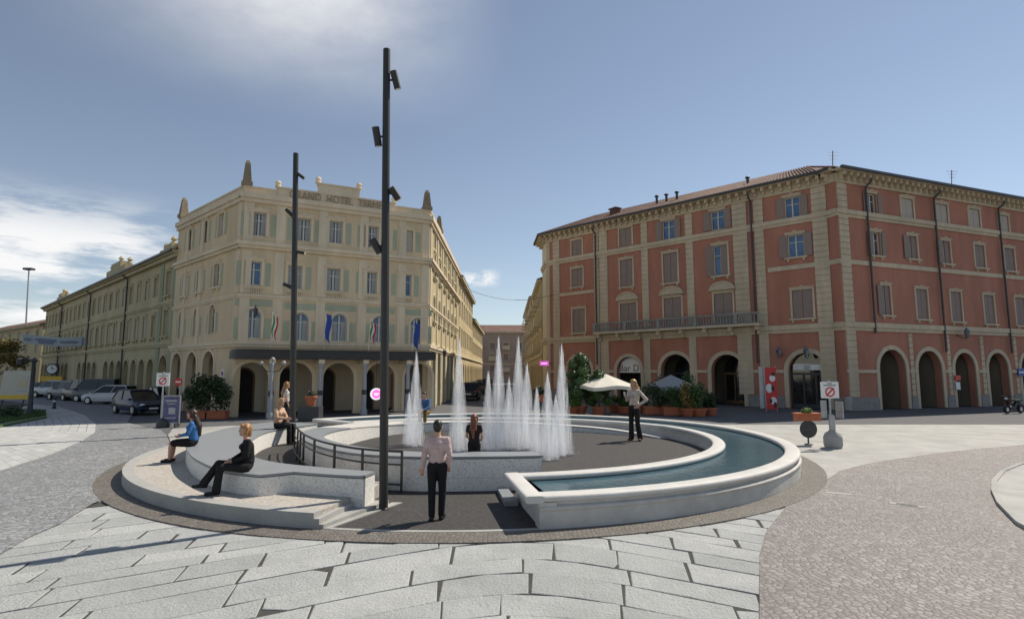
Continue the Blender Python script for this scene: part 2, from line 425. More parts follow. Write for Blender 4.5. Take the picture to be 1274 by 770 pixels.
cam = bpy.data.cameras.new('camera'); co = bpy.data.objects.new('camera', cam); COL.objects.link(co)
cam.sensor_fit = 'HORIZONTAL'; cam.sensor_width = 36; cam.lens = FPX / 1274 * 36; cam.clip_start = .1; cam.clip_end = 3000
co.location = (0, 0, HCAM); co.rotation_euler = (R(90) + PITCH, 0, 0); S.camera = co
S.view_settings.view_transform = 'Standard'; S.view_settings.look = 'None'; S.view_settings.gamma = 1; S.view_settings.exposure = .8
S.render.engine = 'CYCLES'; S.cycles.use_denoising = True; S.cycles.transparent_max_bounces = 40; S.cycles.max_bounces = 8
S.cycles.sample_clamp_indirect = 6
# ================================================================== GROUND
CX, CY = -1.22, 19.09
def cp(th, r): return CX + r * math.cos(R(th)), CY + r * math.sin(R(th))
b = MB(); b.sheet([(-900, -60), (900, -60), (900, 1500), (-900, 1500)], -.02); struct(b, 'ground', M['asphalt'])
# bed under the slabs
def arc(cx, cy, r, a0, a1, n): return [(cx + r * math.cos(R(lerp(a0, a1, i / n))), cy + r * math.sin(R(lerp(a0, a1, i / n)))) for i in range(n + 1)]
b = MB(); b.sheet([(-14, .5), (9, .5), (9, 15.5), (-14, 15.5)], -.012); struct(b, 'slab_bed', M['joint'])
# grey cobbled road on the left
cob = [gz(*p) for p in [(-330, 760), (0, 690), (40, 667), (75, 652), (117, 626)]] + [(-8.0, 13.6)]
cob += [(-9.6, 17.2), (-10.2, 22)] + [gz(*p) for p in [(205, 560), (211, 550), (207, 541), (200, 535)]]
cob += [(-19.5, 29), (-27, 41), (-44, 58), (-80, 95), (-90, 92), (-58, 60)]
cob += [gz(*p) for p in [(40, 503), (75, 507), (105, 517), (119, 528), (118, 538), (100, 550), (60, 567), (0, 586), (-330, 680)]]
b = MB(); b.sheet(cob, .016); struct(b, 'cobbled_road', M['cobble'])
# porphyry road on the right
por = [gz(*p) for p in [(945, 900), (945, 770), (945, 690), (953, 662), (985, 632), (1020, 603), (1045, 586), (1075, 578), (1110, 572), (1160, 565), (1210, 559), (1290, 552), (1420, 546), (1560, 548)]]
por += [(34, 16), (24, 6), (14, 1)]
if True: por = por[:4] + [(6.9, 13.6), (7.9, 15.5)] + por[5:]
b = MB(); b.sheet(por, .014); struct(b, 'porphyry_road', M['porphyry'])
# pale plaza paving behind the fountain and to the right, up to the asphalt lane by the arcades
b = MB()
b.sheet([gz(215, 533), (-13.6, 27.6), (-9, 28.6), (-4, 30.2), (2, 30.6), (8, 29.4), gz(900, 528), gz(1060, 528), gz(1274, 528), (40, 29.5), (40, 20)] + [gz(1420, 546), gz(1290, 552), gz(1210, 559), gz(1160, 565), gz(1110, 572), gz(1075, 578), gz(1045, 586), gz(1020, 603)] +
        [cp(t, 9.9) for t in range(-30, 201, 6)] + [gz(207, 556), gz(212, 549), gz(209, 541)], .001)
struct(b, 'pale_paving', M['slab_pale'])
# raised stone island at the right edge
isl = [gz(*p) for p in [(1330, 572), (1274, 580), (1252, 589), (1241, 602), (1241, 614), (1249, 630), (1274, 655), (1340, 690)]] + [(15, 9), (18, 14)]
b = MB(); b.prism(isl, -.02, .06); struct(b, 'traffic_island', M['slab_pale'])
b = MB()
for i in range(7):
    p, q = isl[i], isl[i + 1]; dxx, dyy = q[0] - p[0], q[1] - p[1]; l = math.hypot(dxx, dyy)
    n_ = (dyy / l * .1, -dxx / l * .1)
    b.prism([p, q, (q[0] + n_[0], q[1] + n_[1]), (p[0] + n_[0], p[1] + n_[1])], -.02, .085)
struct(b, 'island_kerb', M['concrete'])
# left pavement: concentric rows of pale slabs
lp_o = [gz(*p) for p in [(-330, 680), (0, 586), (60, 567), (100, 550), (118, 538), (119, 528), (105, 517), (75, 507), (40, 503)]]
b = MB(); b.sheet(lp_o + [(-60, 50), (-60, 12)], -.004); struct(b, 'pavement_bed', M['joint'])
b = MB(); lc = gz(-60, 535)
for k in range(14):
    f0, f1 = 1 - k * .062, 1 - (k + 1) * .062 + .0035
    for i in range(len(lp_o) - 1):
        n = 5
        for j in range(n):
            a = [lerp(lp_o[i][q], lp_o[i + 1][q], j / n + .006) for q in (0, 1)]; c = [lerp(lp_o[i][q], lp_o[i + 1][q], (j + 1) / n) for q in (0, 1)]
            P4 = [a, c]; pts = [(lc[0] + (p[0] - lc[0]) * f, lc[1] + (p[1] - lc[1]) * f) for f, p in ((f0, a), (f0, c), (f1, c), (f1, a))]
            b.prism(pts, -.01, .04)
struct(b, 'left_pavement', M['slab_left'])
b = MB(); b.prism([gz(*p) for p in [(-60, 545), (58, 521), (56, 513), (-60, 505)]], 0, .14); o = struct(b, 'lawn_bed', M['grass'])
b = MB(); rg = random.Random(5)
g0, g1, g2, g3 = [gz(*p) for p in [(-30, 536), (57, 520), (56, 514), (-30, 510)]]
for i in range(6000):
    u, v = rg.random(), rg.random()
    x = lerp(lerp(g0[0], g1[0], u), lerp(g3[0], g2[0], u), v); y = lerp(lerp(g0[1], g1[1], u), lerp(g3[1], g2[1], u), v)
    a = rg.random() * 6.3; h = rg.uniform(.06, .16); w_ = .03
    b.add([(x - w_ * math.cos(a), y - w_ * math.sin(a), .13), (x + w_ * math.cos(a), y + w_ * math.sin(a), .13), (x + rg.uniform(-.05, .05), y + rg.uniform(-.05, .05), .14 + h)], [(0, 1, 2)])
o = b.build('grass', M['grass']); o['kind'] = 'stuff'; tag(o, 'short green grass on the bed under the left billboard', 'grass')

# big irregular granite slabs in the foreground: real stones with open joints
def poly_clip(poly, a, b_, c):
    out = []
    for i in range(len(poly)):
        p, q = poly[i], poly[(i + 1) % len(poly)]
        dp, dq = a * p[0] + b_ * p[1] - c, a * q[0] + b_ * q[1] - c
        if dp <= 0: out.append(p)
        if dp * dq < 0:
            t = dp / (dp - dq); out.append((lerp(p[0], q[0], t), lerp(p[1], q[1], t)))
    return out
def inside_any(x, y):
    return False
edge_pts = [gz(*p) for p in [(0, 690), (40, 667), (75, 652), (117, 626)]]
def left_ok(x, y):   # right of the cobble boundary line
    (ax, ay), (bx, by) = (gz(-330, 760)), edge_pts[-1]
    return (bx - ax) * (y - ay) - (by - ay) * (x - ax) < 0
slabs = MB(); rs = random.Random(11)
def slab_map(s_, t_):
    x = s_ + (t_ - 8) * .25 * math.tanh(s_ / 2.5) - .2
    return x, t_ - .68 * (math.sqrt((x - .1) ** 2 + 1.2) - 1.1)
clips = []
t = 1.0
while t < 26:
    h = rs.choice([.48, .58, .68, .8]); s_ = -19 + rs.random()
    while s_ < 12:
        l = rs.uniform(.7, 1.6); g = rs.uniform(.008, .022); g2 = rs.uniform(.006, .016); j = lambda: rs.uniform(-.016, .016)
        q = [(s_ + g + j(), t + g2 + j()), (s_ + l * .5, t + g2 + j()), (s_ + l - g + j(), t + g2 + j()), (s_ + l - g + j(), t + h - g2 + j()), (s_ + l * .5, t + h - g2 + j()), (s_ + g + j(), t + h - g2 + j())]
        s_ += l
        if rs.random() < .22:   # a chipped corner
            k = rs.choice([0, 2, 3, 5]); p, a_, c_ = q[k], q[k - 1], q[(k + 1) % 6]; f1, f2 = rs.uniform(.1, .4), rs.uniform(.1, .4)
            q = q[:k] + [(lerp(p[0], a_[0], f1), lerp(p[1], a_[1], f1)), (lerp(p[0], c_[0], f2), lerp(p[1], c_[1], f2))] + q[k + 1:]
        q = [slab_map(*p) for p in q]
        for cl_ in clips:
            if len(q) > 2: q = poly_clip(q, *cl_)
        if len(q) < 3: continue
        mx = sum(p[0] for p in q) / len(q); my = sum(p[1] for p in q) / len(q)
        if math.hypot(mx - CX, my - CY) < 9.75 or my < 1.2 or my > 16 or (mx > 6.8 and my > 11): continue
        z = rs.uniform(-.006, .006); tx, ty = rs.uniform(-.004, .004), rs.uniform(-.004, .004)
        n = len(q); c_ = Vector((mx, my)); inn = []
        for p in q:
            d = Vector(p) - c_; k = max(.5, 1 - .012 / max(.05, d.length)); inn.append(c_ + d * k)
        vs = [(p[0], p[1], -.03) for p in q] + [(p[0], p[1], z - .006 + tx * (p[0] - mx)) for p in q] + [(p.x, p.y, z + tx * (p.x - mx) + ty * (p.y - my)) for p in inn]
        fs = [(i, (i + 1) % n, (i + 1) % n + n, i + n) for i in range(n)] + [(i + n, (i + 1) % n + n, (i + 1) % n + 2 * n, i + 2 * n) for i in range(n)]
        fs.append(tuple(range(2 * n, 3 * n))); slabs.add(vs, fs)
    t += h
struct(slabs, 'stone_slab_paving', M['slab'])

# ================================================================== FOUNTAIN
def sector(b, ths, fin, fout, z0, z1, caps=True):
    fi, fo, a, c = [f if callable(f) else (lambda t, k=f: k) for f in (fin, fout, z0, z1)]
    vs = []; n = len(ths)
    for t in ths:
        for r, z in ((fi(t), a(t)), (fo(t), a(t)), (fo(t), c(t)), (fi(t), c(t))):
            x, y = cp(t, r); vs.append((x, y, z))
    fs = [(4 * i + j, 4 * i + (j + 1) % 4, 4 * i + 4 + (j + 1) % 4, 4 * i + 4 + j) for i in range(n - 1) for j in range(4)]
    if caps: fs += [(3, 2, 1, 0), tuple(4 * n - 4 + j for j in range(4))]
    return b.add(vs, fs)
def sweep(b, ths, rf, prof):
    """closed profile of (dr, z) carried along the curve r = rf(theta)"""
    k = len(prof); vs = []
    for t in ths:
        for dr, z in prof:
            x, y = cp(t, rf(t) + dr); vs.append((x, y, z))
    n = len(ths)
    fs = [(k * i + j, k * i + (j + 1) % k, k * i + k + (j + 1) % k, k * i + k + j) for i in range(n - 1) for j in range(k)]
    fs += [tuple(reversed(range(k))), tuple(k * (n - 1) + j for j in range(k))]
    return b.add(vs, fs)
def rng(a, c, n): return [lerp(a, c, i / n) for i in range(n + 1)]
def bmp_(t): return max(0., math.cos(R((t - 95) / 75 * 90))) if abs(t - 95) < 75 else 0.
def r_out(t): return 9.62 - .5 * bmp_(t)
def r_in(t): return 7.5 - 1.15 * bmp_(t)

b = MB(); sector(b, rng(-180, 180, 120), 9.66, lambda t: 10.22, -.02, .02, False); struct(b, 'setts_ring', M['ring'])
b = MB(); sector(b, rng(-103, -79.5, 14), 9.56, 9.66, -.02, .026); struct(b, 'floor_edging', M['concrete'])
b = MB(); b.prism([cp(t, 9.56) for t in rng(-180, 176, 90)], -.02, .012); struct(b, 'entry_floor', M['darkfloor'])

# the crescent pool
T0, T1 = -80.0, 141.0
basin = thing('fountain_basin', 'crescent shaped pale stone pool full of dark teal water with rounded rims', 'fountain', (*cp(0, 8.5), 0))
ths = rng(T0, T1, 110)
b = MB(); sweep(b, ths, lambda t: r_out(t), [(-.30, .0), (.03, .0), (.03, .30), (.045, .315), (.055, .345), (.04, .37), (.0, .385), (-.03, .39), (-.03, .44), (-.30, .44)])
b.build('basin_wall', M['basin'], basin)
roll = lambda w_, zc: [(w_ * math.cos(a) * (1.0), zc + .058 * math.sin(a)) for a in [R(k) for k in range(0, 360, 30)]]
def rollprof(c, w_, zc, h=.058):
    out = []
    for k in range(-90, 91, 22): out.append((c + w_ - h + h * math.cos(R(k)), zc + h * math.sin(R(k))))
    for k in range(90, 271, 22): out.append((c - w_ + h + h * math.cos(R(k)), zc + h * math.sin(R(k))))
    return out
b = MB(); sweep(b, rng(T0 + .2, T1 - .2, 110), r_out, rollprof(-.15, .19, .498)); b.build('outer_coping', M['coping'], basin, True)
b = MB(); sweep(b, ths, r_in, [(-.02, .0), (.24, .0), (.24, .44), (-.02, .44), (-.02, .40), (.0, .38), (.0, .2), (-.03, .18)]); b.build('inner_wall', M['basin'], basin)
b = MB(); sweep(b, rng(T0 + .2, T1 - .2, 110), r_in, rollprof(.12, .18, .498)); b.build('inner_coping', M['coping'], basin, True)
for t in (T0, T1):
    s_ = 1 if t == T0 else -1
    b = MB(); A, B = cp(t, r_in(t) + .0), cp(t, r_out(t) + .02); C_, D_ = cp(t + 1.8 * s_, r_out(t) + .02), cp(t + 1.8 * s_, r_in(t))
    e = (B[0] - A[0], B[1] - A[1]); l = math.hypot(*e); nrm = Vector((e[1] / l, -e[0] / l, 0)) * (-s_)
    def off(k): return [(p[0] + nrm.x * k, p[1] + nrm.y * k) for p in (A, B)] + [C_, D_]
    b.prism(off(.03), .0, .315); b.prism(off(.055), .315, .37); b.prism(off(-.02), .37, .44)
    b.build('end_wall', M['basin'], basin)
    b = MB(); m0 = Vector((*A, .498)) - nrm * .08; m1 = Vector((*B, .498)) - nrm * .08
    ex = (m1 - m0).normalized(); m0 = m0 - ex * .05; m1 = m1 + ex * .04
    vs = []
    for p in (m0, m1):
        for dr, z in rollprof(0, .17, .5, .06): q = p + nrm * dr; vs.append((q.x, q.y, z))
    k = len(vs) // 2
    b.add(vs, [(j, (j + 1) % k, k + (j + 1) % k, k + j) for j in range(k)] + [tuple(reversed(range(k))), tuple(range(k, 2 * k))])
    b.build('end_coping', M['coping'], basin, True)
b = MB(); sector(b, rng(T0 + 1, T1 - 1, 110), lambda t: r_in(t) + .2, lambda t: r_out(t) - .26, .0, .44); struct(b, 'water', M['water'])

# inner floor, one low step above the entry
TH = [-73, -85, -100, -110, -119, -132, -150, -170, -190, -205, -223, -260, -305, -323, -342]
ro_ = smoothed([-t for t in TH], [6.6, 6.5, 6.55, 6.45, 6.2, 5.8, 5.5, 5.5, 5.6, 5.85, r_in(137) - .06, r_in(100) - .05, r_in(55) - .05, r_in(37) - .05, r_in(18) - .05])
ri_ = smoothed([-t for t in TH], [5.95, 5.75, 5.8, 5.65, 5.45, 5.15, 4.9, 4.6, 4.45, 4.6, 5.0, r_in(100) - .75, r_in(55) - .6, r_in(37) - .55, r_in(18) - .35])
zt_ = smoothed([-t for t in TH], [.75, .75, .75, .75, .75, .74, .72, .70, .66, .60, .52, .44, .34, .28, .14])
bo = lambda t: ro_(-t); bi = lambda t: ri_(-t); bz = lambda t: zt_(-t)
fl = [cp(t, (bo(t) + bi(t)) / 2) for t in rng(-73, -220, 50)] + [cp(t, r_in(t) + .1) for t in rng(138, -79, 70)]
b = MB(); b.prism(fl, .0, .10); struct(b, 'inner_floor', M['darkfloor'])
tb = rng(-73.5, -341, 130)
bench = thing('curved_bench_wall', 'white curved bench wall with thin grey cap spiralling around the water jets', 'bench', (*cp(-90, 6), 0))
b = MB(); sector(b, tb, lambda t: bi(t) + .012, lambda t: bo(t) - .012, .012, lambda t: bz(t) - .06); b.build('wall', M['terrazzo'], bench)
b = MB(); sector(b, tb, lambda t: bi(t) + .035, lambda t: bo(t) - .035, lambda t: bz(t) - .06, lambda t: bz(t) - .043); b.build('shadow_joint', M['iron'], bench)
b = MB(); sector(b, rng(-73.2, -190, 80), bi, bo, lambda t: bz(t) - .043, bz); b.build('cap', M['benchtop'], bench)
b = MB(); sector(b, rng(-190, -341, 80), bi, bo, lambda t: bz(t) - .043, bz); b.build('cap', M['coping'], bench)
b = MB(); sector(b, rng(-74, -100, 20), lambda t: bo(t) - .03, lambda t: bo(t) - .0105, .288, .292); b.build('joint', M['concrete'], bench)
st = thing('stone_step', 'small grey stone step between the white wall and the pool end', 'step', (*cp(-80.6, 7.2), 0))
b = MB(); sector(b, [-82.2, -80.3], 6.62, 7.95, .012, .105); b.build('tread', M['benchtop'], st)
b = MB(); sector(b, [-81.9, -80.5], 6.66, 7.9, .0, .012); b.build('foot', M['concrete'], st)

# gravel terrace with its concrete kerb and two wedge steps
ter = thing('gravel_terrace', 'low beige gravel terrace with grey concrete kerb and two wedge steps', 'terrace', (*cp(-140, 9), 0))
tt = rng(-102.3, -222, 70)
b = MB(); sector(b, tt, 9.44, 9.68, .0, .272); b.build('kerb', M['concrete'], ter)
b = MB(); sector(b, tt, 6.9, 9.44, .0, .262); b.build('gravel_bed', M['gravel'], ter)
q0, q1 = cp(-102.3, 9.68), cp(-105.6, 8.0)
for k, (a, c, z) in enumerate([(.16, .52, .18), (.28, .95, .09)]):
    b = MB(); b.prism([q0, (q0[0] + a * .6, q0[1] - .01), (q1[0] + c, q1[1]), q1], .0, z); b.build('step', M['concrete'], ter)
b = MB(); b.prism([(q0[0] + .1, q0[1]), (q0[0] + .26, q0[1]), (q1[0] + 1.2, q1[1] + .1), (q1[0] + 1.0, q1[1] + .1)], .0, .03); b.build('edging', M['concrete'], ter)

# crescent bench on the terrace
cTH = [-100.6, -106.7, -111.9, -112.9, -120, -130, -144.6, -160, -175, -187, -201]
cO = [8.45, 8.41, 8.40, 8.92, 8.89, 8.61, 8.37, 8.42, 8.5, 8.66, 8.7]
iTH = [-100.7, -111.6, -119.7, -129.6, -140, -160, -180, -192, -201]
iR = [7.93, 7.78, 7.73, 7.51, 7.07, 6.74, 6.72, 6.5, 6.5]
ci = smoothed([-t for t in iTH], iR); co_a = smoothed([-t for t in cTH[3:]], cO[3:])
def c_out(t):
    return interp([100.6, 106.7, 111.2, 113.4], [8.45, 8.41, 8.40, 8.92], -t) if t > -113.4 else co_a(-t)
cres = thing('crescent_bench', 'wide crescent bench with grey slab seat and speckled white sides on the terrace', 'bench', (*cp(-150, 7.7), 0))
ct = rng(-100.6, -111.2, 8) + [-112, -113.4] + rng(-114, -201, 60)
b = MB(); sector(b, ct, lambda t: ci(-t) + .012, lambda t: c_out(t) - .012, .012, .60); b.build('wall', M['terrazzo'], cres)
b = MB(); sector(b, ct, lambda t: ci(-t) + .035, lambda t: c_out(t) - .035, .60, .617); b.build('shadow_joint', M['iron'], cres)
b = MB(); sector(b, ct, lambda t: ci(-t), c_out, .617, .66); b.build('seat_slab', M['benchtop'], cres)
# corridor ramp between the two benches
b = MB(); sector(b, rng(-104, -205, 50), lambda t: bo(t) - .03, lambda t: ci(-t) + .03, .0, lambda t: interp([104, 140, 205], [.013, .10, .16], -t)); struct(b, 'ramp', M['darkfloor'])

# railing
rail = thing('curved_railing', 'black curved metal railing with three rails beside the white wall', 'railing', (*cp(-115, 6.8), 0))
def rr(t): return interp([99.5, 110, 119, 132, 142, 150, 160, 175], [6.72, 6.62, 6.35, 5.95, 5.72, 5.62, 5.62, 5.72], -t)
def rz0(t): return interp([104, 140, 205], [.013, .10, .16], -t)
posts = [-100, -108.5, -117, -127, -137, -143, -150, -165]
for t in posts:
    b = MB(); x, y = cp(t, rr(t)); z = rz0(t); b.box((x, y, z + .435), (.045, .045, .87), R(t)); b.build('post', M['black'], rail)
for h in (.86, .58, .16):
    b = MB(); b.tube([(*cp(t, rr(t)), rz0(t) + h) for t in rng(-99.9, -165.2, 40)], .02 if h < .8 else .026, 8); b.build('rail', M['black'], rail, True)

# ------------------------------------------------------------------ water jets: bundles of thin falling strands
def jet(px, tip, base, half, seed, label):
    x, y = gz(px, base, .1); H_ = gy(px, tip, y)[2] - .1
    r0 = half * y / 700.0
    b = MB(); q = random.Random(seed)
    ns = int(300 * min(1.3, .5 + r0))
    for i in range(ns):
        f = q.random() ** 1.25            # height fraction of the strand's middle
        env = r0 * (1 - f) ** .8 + .02
        a = q.random() * 6.2832; rad = env * q.random() ** .8
        ln = H_ * q.uniform(.10, .34) * (1 - .45 * f); zc = max(ln / 2, f * H_); zc = min(zc, H_ - ln / 2)
        tx = x + rad * math.cos(a); ty = y + rad * math.sin(a)
        w_ = q.uniform(.004, .011) * (1 - .5 * f)
        lean = (1 - zc / H_) * .25 * rad / H_ * ln
        top = (tx - lean * math.cos(a), ty - lean * math.sin(a), .1 + zc + ln / 2); bot = (tx + lean * math.cos(a), ty + lean * math.sin(a), .1 + zc - ln / 2)
        vs = [bot, top]; zm = .1 + zc - ln * .12
        for k in range(4):
            aa = a + k * 1.5708; vs.append((tx + w_ * math.cos(aa), ty + w_ * math.sin(aa), zm))
        b.add(vs, [(0, 2 + (k + 1) % 4, 2 + k) for k in range(4)] + [(1, 2 + k, 2 + (k + 1) % 4) for k in range(4)])
    prof = [(.012 + r0 * .72 * (1 - f) ** .8, .1 + f * H_ * .97) for f in [0, .1, .2, .35, .5, .65, .8, .9, 1]]
    o = thing('water_jet', label, 'water jet', (x, y, .1), 'white water jets of the fountain')
    for i in range(int(160 * min(1.3, .5 + r0))):     # stray drops falling outside the column
        f = q.random() ** 2; a = q.random() * 6.2832; rad = (r0 * (1 - f) + .03) * q.uniform(.7, 1.5); z = .12 + f * H_ * .95; w_ = q.uniform(.004, .010)
        c0 = (x + rad * math.cos(a), y + rad * math.sin(a), z); b.ball(c0, (w_, w_, w_ * 2.2), 5, 3)
    b.build('spray', M['jet_drop'], o)
    c = MB()
    for kk in (1.55, 1.25, .95, .65, .35): c.lathe([(r_ * kk, (z_ - .1) * (1 - .03 * (kk - .4))) for r_, z_ in prof], (x, y, .1), 16)
    c.build('column', M['jet_mist'], o, True)
    n_ = MB(); n_.lathe([(.09, .0), (.09, .012), (.05, .03), (.02, .03)], (x, y, .1), 12); n_.build('nozzle', M['steel'], o)
for args in [
    (516, 436, 555, 11, 1, 'tall lone white jet at the far left beside the man in denim'),
    (508, 487, 553, 7, 2, 'short thin jet just left of the far left tall jet'),
    (570, 418, 561, 12, 3, 'tall lone white jet between the pink shirted man and long haired woman'),
    (607, 460, 560, 10, 4, 'shorter jet at the left edge of the middle jet cluster'),
    (620, 417, 560, 12, 5, 'tallest jet on the left side of the middle cluster'),
    (633, 468, 558, 10, 6, 'short jet in the gap between the two tallest middle jets'),
    (645, 417, 559, 12, 7, 'tallest jet on the right side of the middle cluster'),
    (656, 450, 557, 11, 8, 'medium jet at the right edge of the middle cluster'),
    (668, 480, 564, 9, 9, 'low jet between the middle cluster and the right cluster'),
    (682, 461, 572, 12, 10, 'medium jet standing nearest to the viewer in the right cluster'),
    (692, 490, 568, 10, 11, 'low jet tucked beside the tall jet of the right cluster'),
    (700, 426, 566, 12, 12, 'tall jet at the far right of all jets')]: jet(*args)

# ------------------------------------------------------------------ spotlight poles
def spot_pole(name_label, x, y, z0, top, rad, spots, lean=0.):
    o = thing('spotlight_pole', name_label, 'lamp post', (x, y, z0), 'black spotlight poles of the fountain'); o.rotation_euler = (0, lean, 0)
    b = MB(); b.lathe([(rad * 1.15, 0), (rad * 1.15, .02), (rad, .03), (rad * .86, top - z0), (rad * .3, top - z0 + .01)], (x, y, z0), 20); b.build('shaft', M['pole'], o, True)
    for (side, z, tilt, ln, r_, fwd) in spots:
        b = MB(); hx = x + side * (rad + .10)
        b.tube([(x + side * rad * .8, y, z), (hx, y, z)], .022, 8); br = b.build('bracket', M['pole'], o)
        d = Vector((math.sin(tilt), -fwd, math.cos(tilt))).normalized()
        c = Vector((hx, y, z)); p0, p1 = c - d * ln / 2, c + d * ln / 2
        b = MB(); b.tube([p0, p0 + d * .01, p1 - d * .01, p1], r_, 16); sp = b.build('spotlight', M['pole'], o, True)
        b = MB(); lo = p0 if d.z > 0 else p1; s_ = -1 if d.z > 0 else 1
        b.tube([lo + d * s_ * .002, lo + d * s_ * .012], r_ * .8, 16); b.build('lens', M['lens'], sp)
px_, py_ = gz(477, 634); zz = lambda y, Y=py_: gy(480, y, Y)[2]
spot_pole('tall black spotlight pole standing by the railing nearest the viewer', px_, py_, .012, zz(62), .085,
          [(1, zz(100), -.22, .36, .07, .25), (-1, zz(170), -.12, .38, .075, .25), (1, zz(241), -.55, .28, .075, .3), (-1, zz(306), -.5, .32, .075, .3)], R(-1.0))
p2 = gz(364, 527.5, .262); zz2 = lambda y: gy(366, y, p2[1])[2]
spot_pole('distant black spotlight pole behind the crescent bench', p2[0], p2[1], .0, zz2(191), .14,
          [(1, zz2(219), -.9, .42, .075, .1), (-1, zz2(265), -.75, .5, .085, .1), (1, zz2(314), -1.35, .45, .075, .1), (-1, zz2(356), -1.1, .55, .085, .1)], R(-1.7))
# ================================================================== BUILDING KIT
def arch_poly(sa, sb, z0, zs, rise=None, n=14):
    c, r = (sa + sb) / 2, (sb - sa) / 2; rise = rise or r
    return [(sa, z0), (sb, z0)] + [(c + r * math.cos(math.pi * k / n), zs + rise * math.sin(math.pi * k / n)) for k in range(n + 1)]
def rect_poly(sa, sb, z0, z1): return [(sa, z0), (sb, z0), (sb, z1), (sa, z1)]
def facade(bld, w, s0, s1, z0, z1, holes, mat, thick=.35, ground=(), name='wall', d0=0.0):
    """one wall sheet with real openings; 'ground' openings reach the bottom edge"""
    outer = [(s0, z0)]
    for g in sorted(ground, key=lambda p: p[0][0]):
        outer += [g[0]] + list(reversed(g[2:])) + [g[1]] if g[2][0] > g[-1][0] else [g[0]] + g[2:] + [g[1]]
    outer += [(s1, z0), (s1, z1), (s0, z1)]
    # drop coincident neighbours
    def clean(p):
        o = []
        for q in p:
            if not o or (abs(q[0] - o[-1][0]) + abs(q[1] - o[-1][1])) > 1e-4: o.append(q)
        return o
    loops = [clean(outer)] + [clean(h) for h in holes]
    flat = [q for l in loops for q in l]
    tri = tessellate_polygon([[Vector((a, c, 0)) for a, c in l] for l in loops])
    b = MB(); b.add([w.pt(a, d0, c) for a, c in flat], [tuple(t) for t in tri])
    b.add([w.pt(a, d0 - thick, c) for a, c in flat], [tuple(t) for t in tri])
    k = 0
    for l in loops:
        n = len(l)
        vs = [w.pt(a, d0, c) for a, c in l] + [w.pt(a, d0 - thick, c) for a, c in l]
        b.add(vs, [(i, (i + 1) % n, (i + 1) % n + n, i + n) for i in range(n)])
    return b.build(name, mat, bld)
def archivolt(b, w, sa, sb, z0, zs, t=.22, d=.06, rise=None, n=14, jambs=True):
    if isinstance(b, Arches): b.l.append(MB()); b = b.l[-1]
    c, r = (sa + sb) / 2, (sb - sa) / 2; rise = rise or r
    pin = [(c - r, z0)] if jambs else []; pout = [(c - r - t, z0)] if jambs else []
    for k in range(n, -1, -1):
        a = math.pi * k / n
        pin.append((c + r * math.cos(a), zs + rise * math.sin(a))); pout.append((c + (r + t) * math.cos(a), zs + (rise + t) * math.sin(a)))
    if jambs: pin.append((c + r, z0)); pout.append((c + r + t, z0))
    m = len(pin)
    vs = [w.pt(s, -.02, z) for s, z in pin] + [w.pt(s, -.02, z) for s, z in pout] + [w.pt(s, d, z) for s, z in pin] + [w.pt(s, d, z) for s, z in pout]
    fs = []
    for i in range(m - 1):
        fs += [(2 * m + i, 2 * m + i + 1, 3 * m + i + 1, 3 * m + i), (m + i, 3 * m + i, 3 * m + i + 1, m + i + 1), (i, i + 1, 2 * m + i + 1, 2 * m + i)]
    return b.add(vs, fs)
class Arches:
    def __init__(a): a.l = []
    def build(a, name, mat, bld):
        for b in a.l: b.build(name, mat, bld)
class Panels(Arches):
    def wbox(a, *k): b = MB(); b.wbox(*k); a.l.append(b)
CACHE = {}
def cached(key, fn):
    if key not in CACHE: CACHE[key] = fn()
    return CACHE[key]
def q2(v): return round(v * 20) / 20
def local_of(w, bld, s, z, d=0):
    p = w.pt(s, d, z); o = base_of(bld); return (p[0] - o[0], p[1] - o[1], p[2] - o[2])
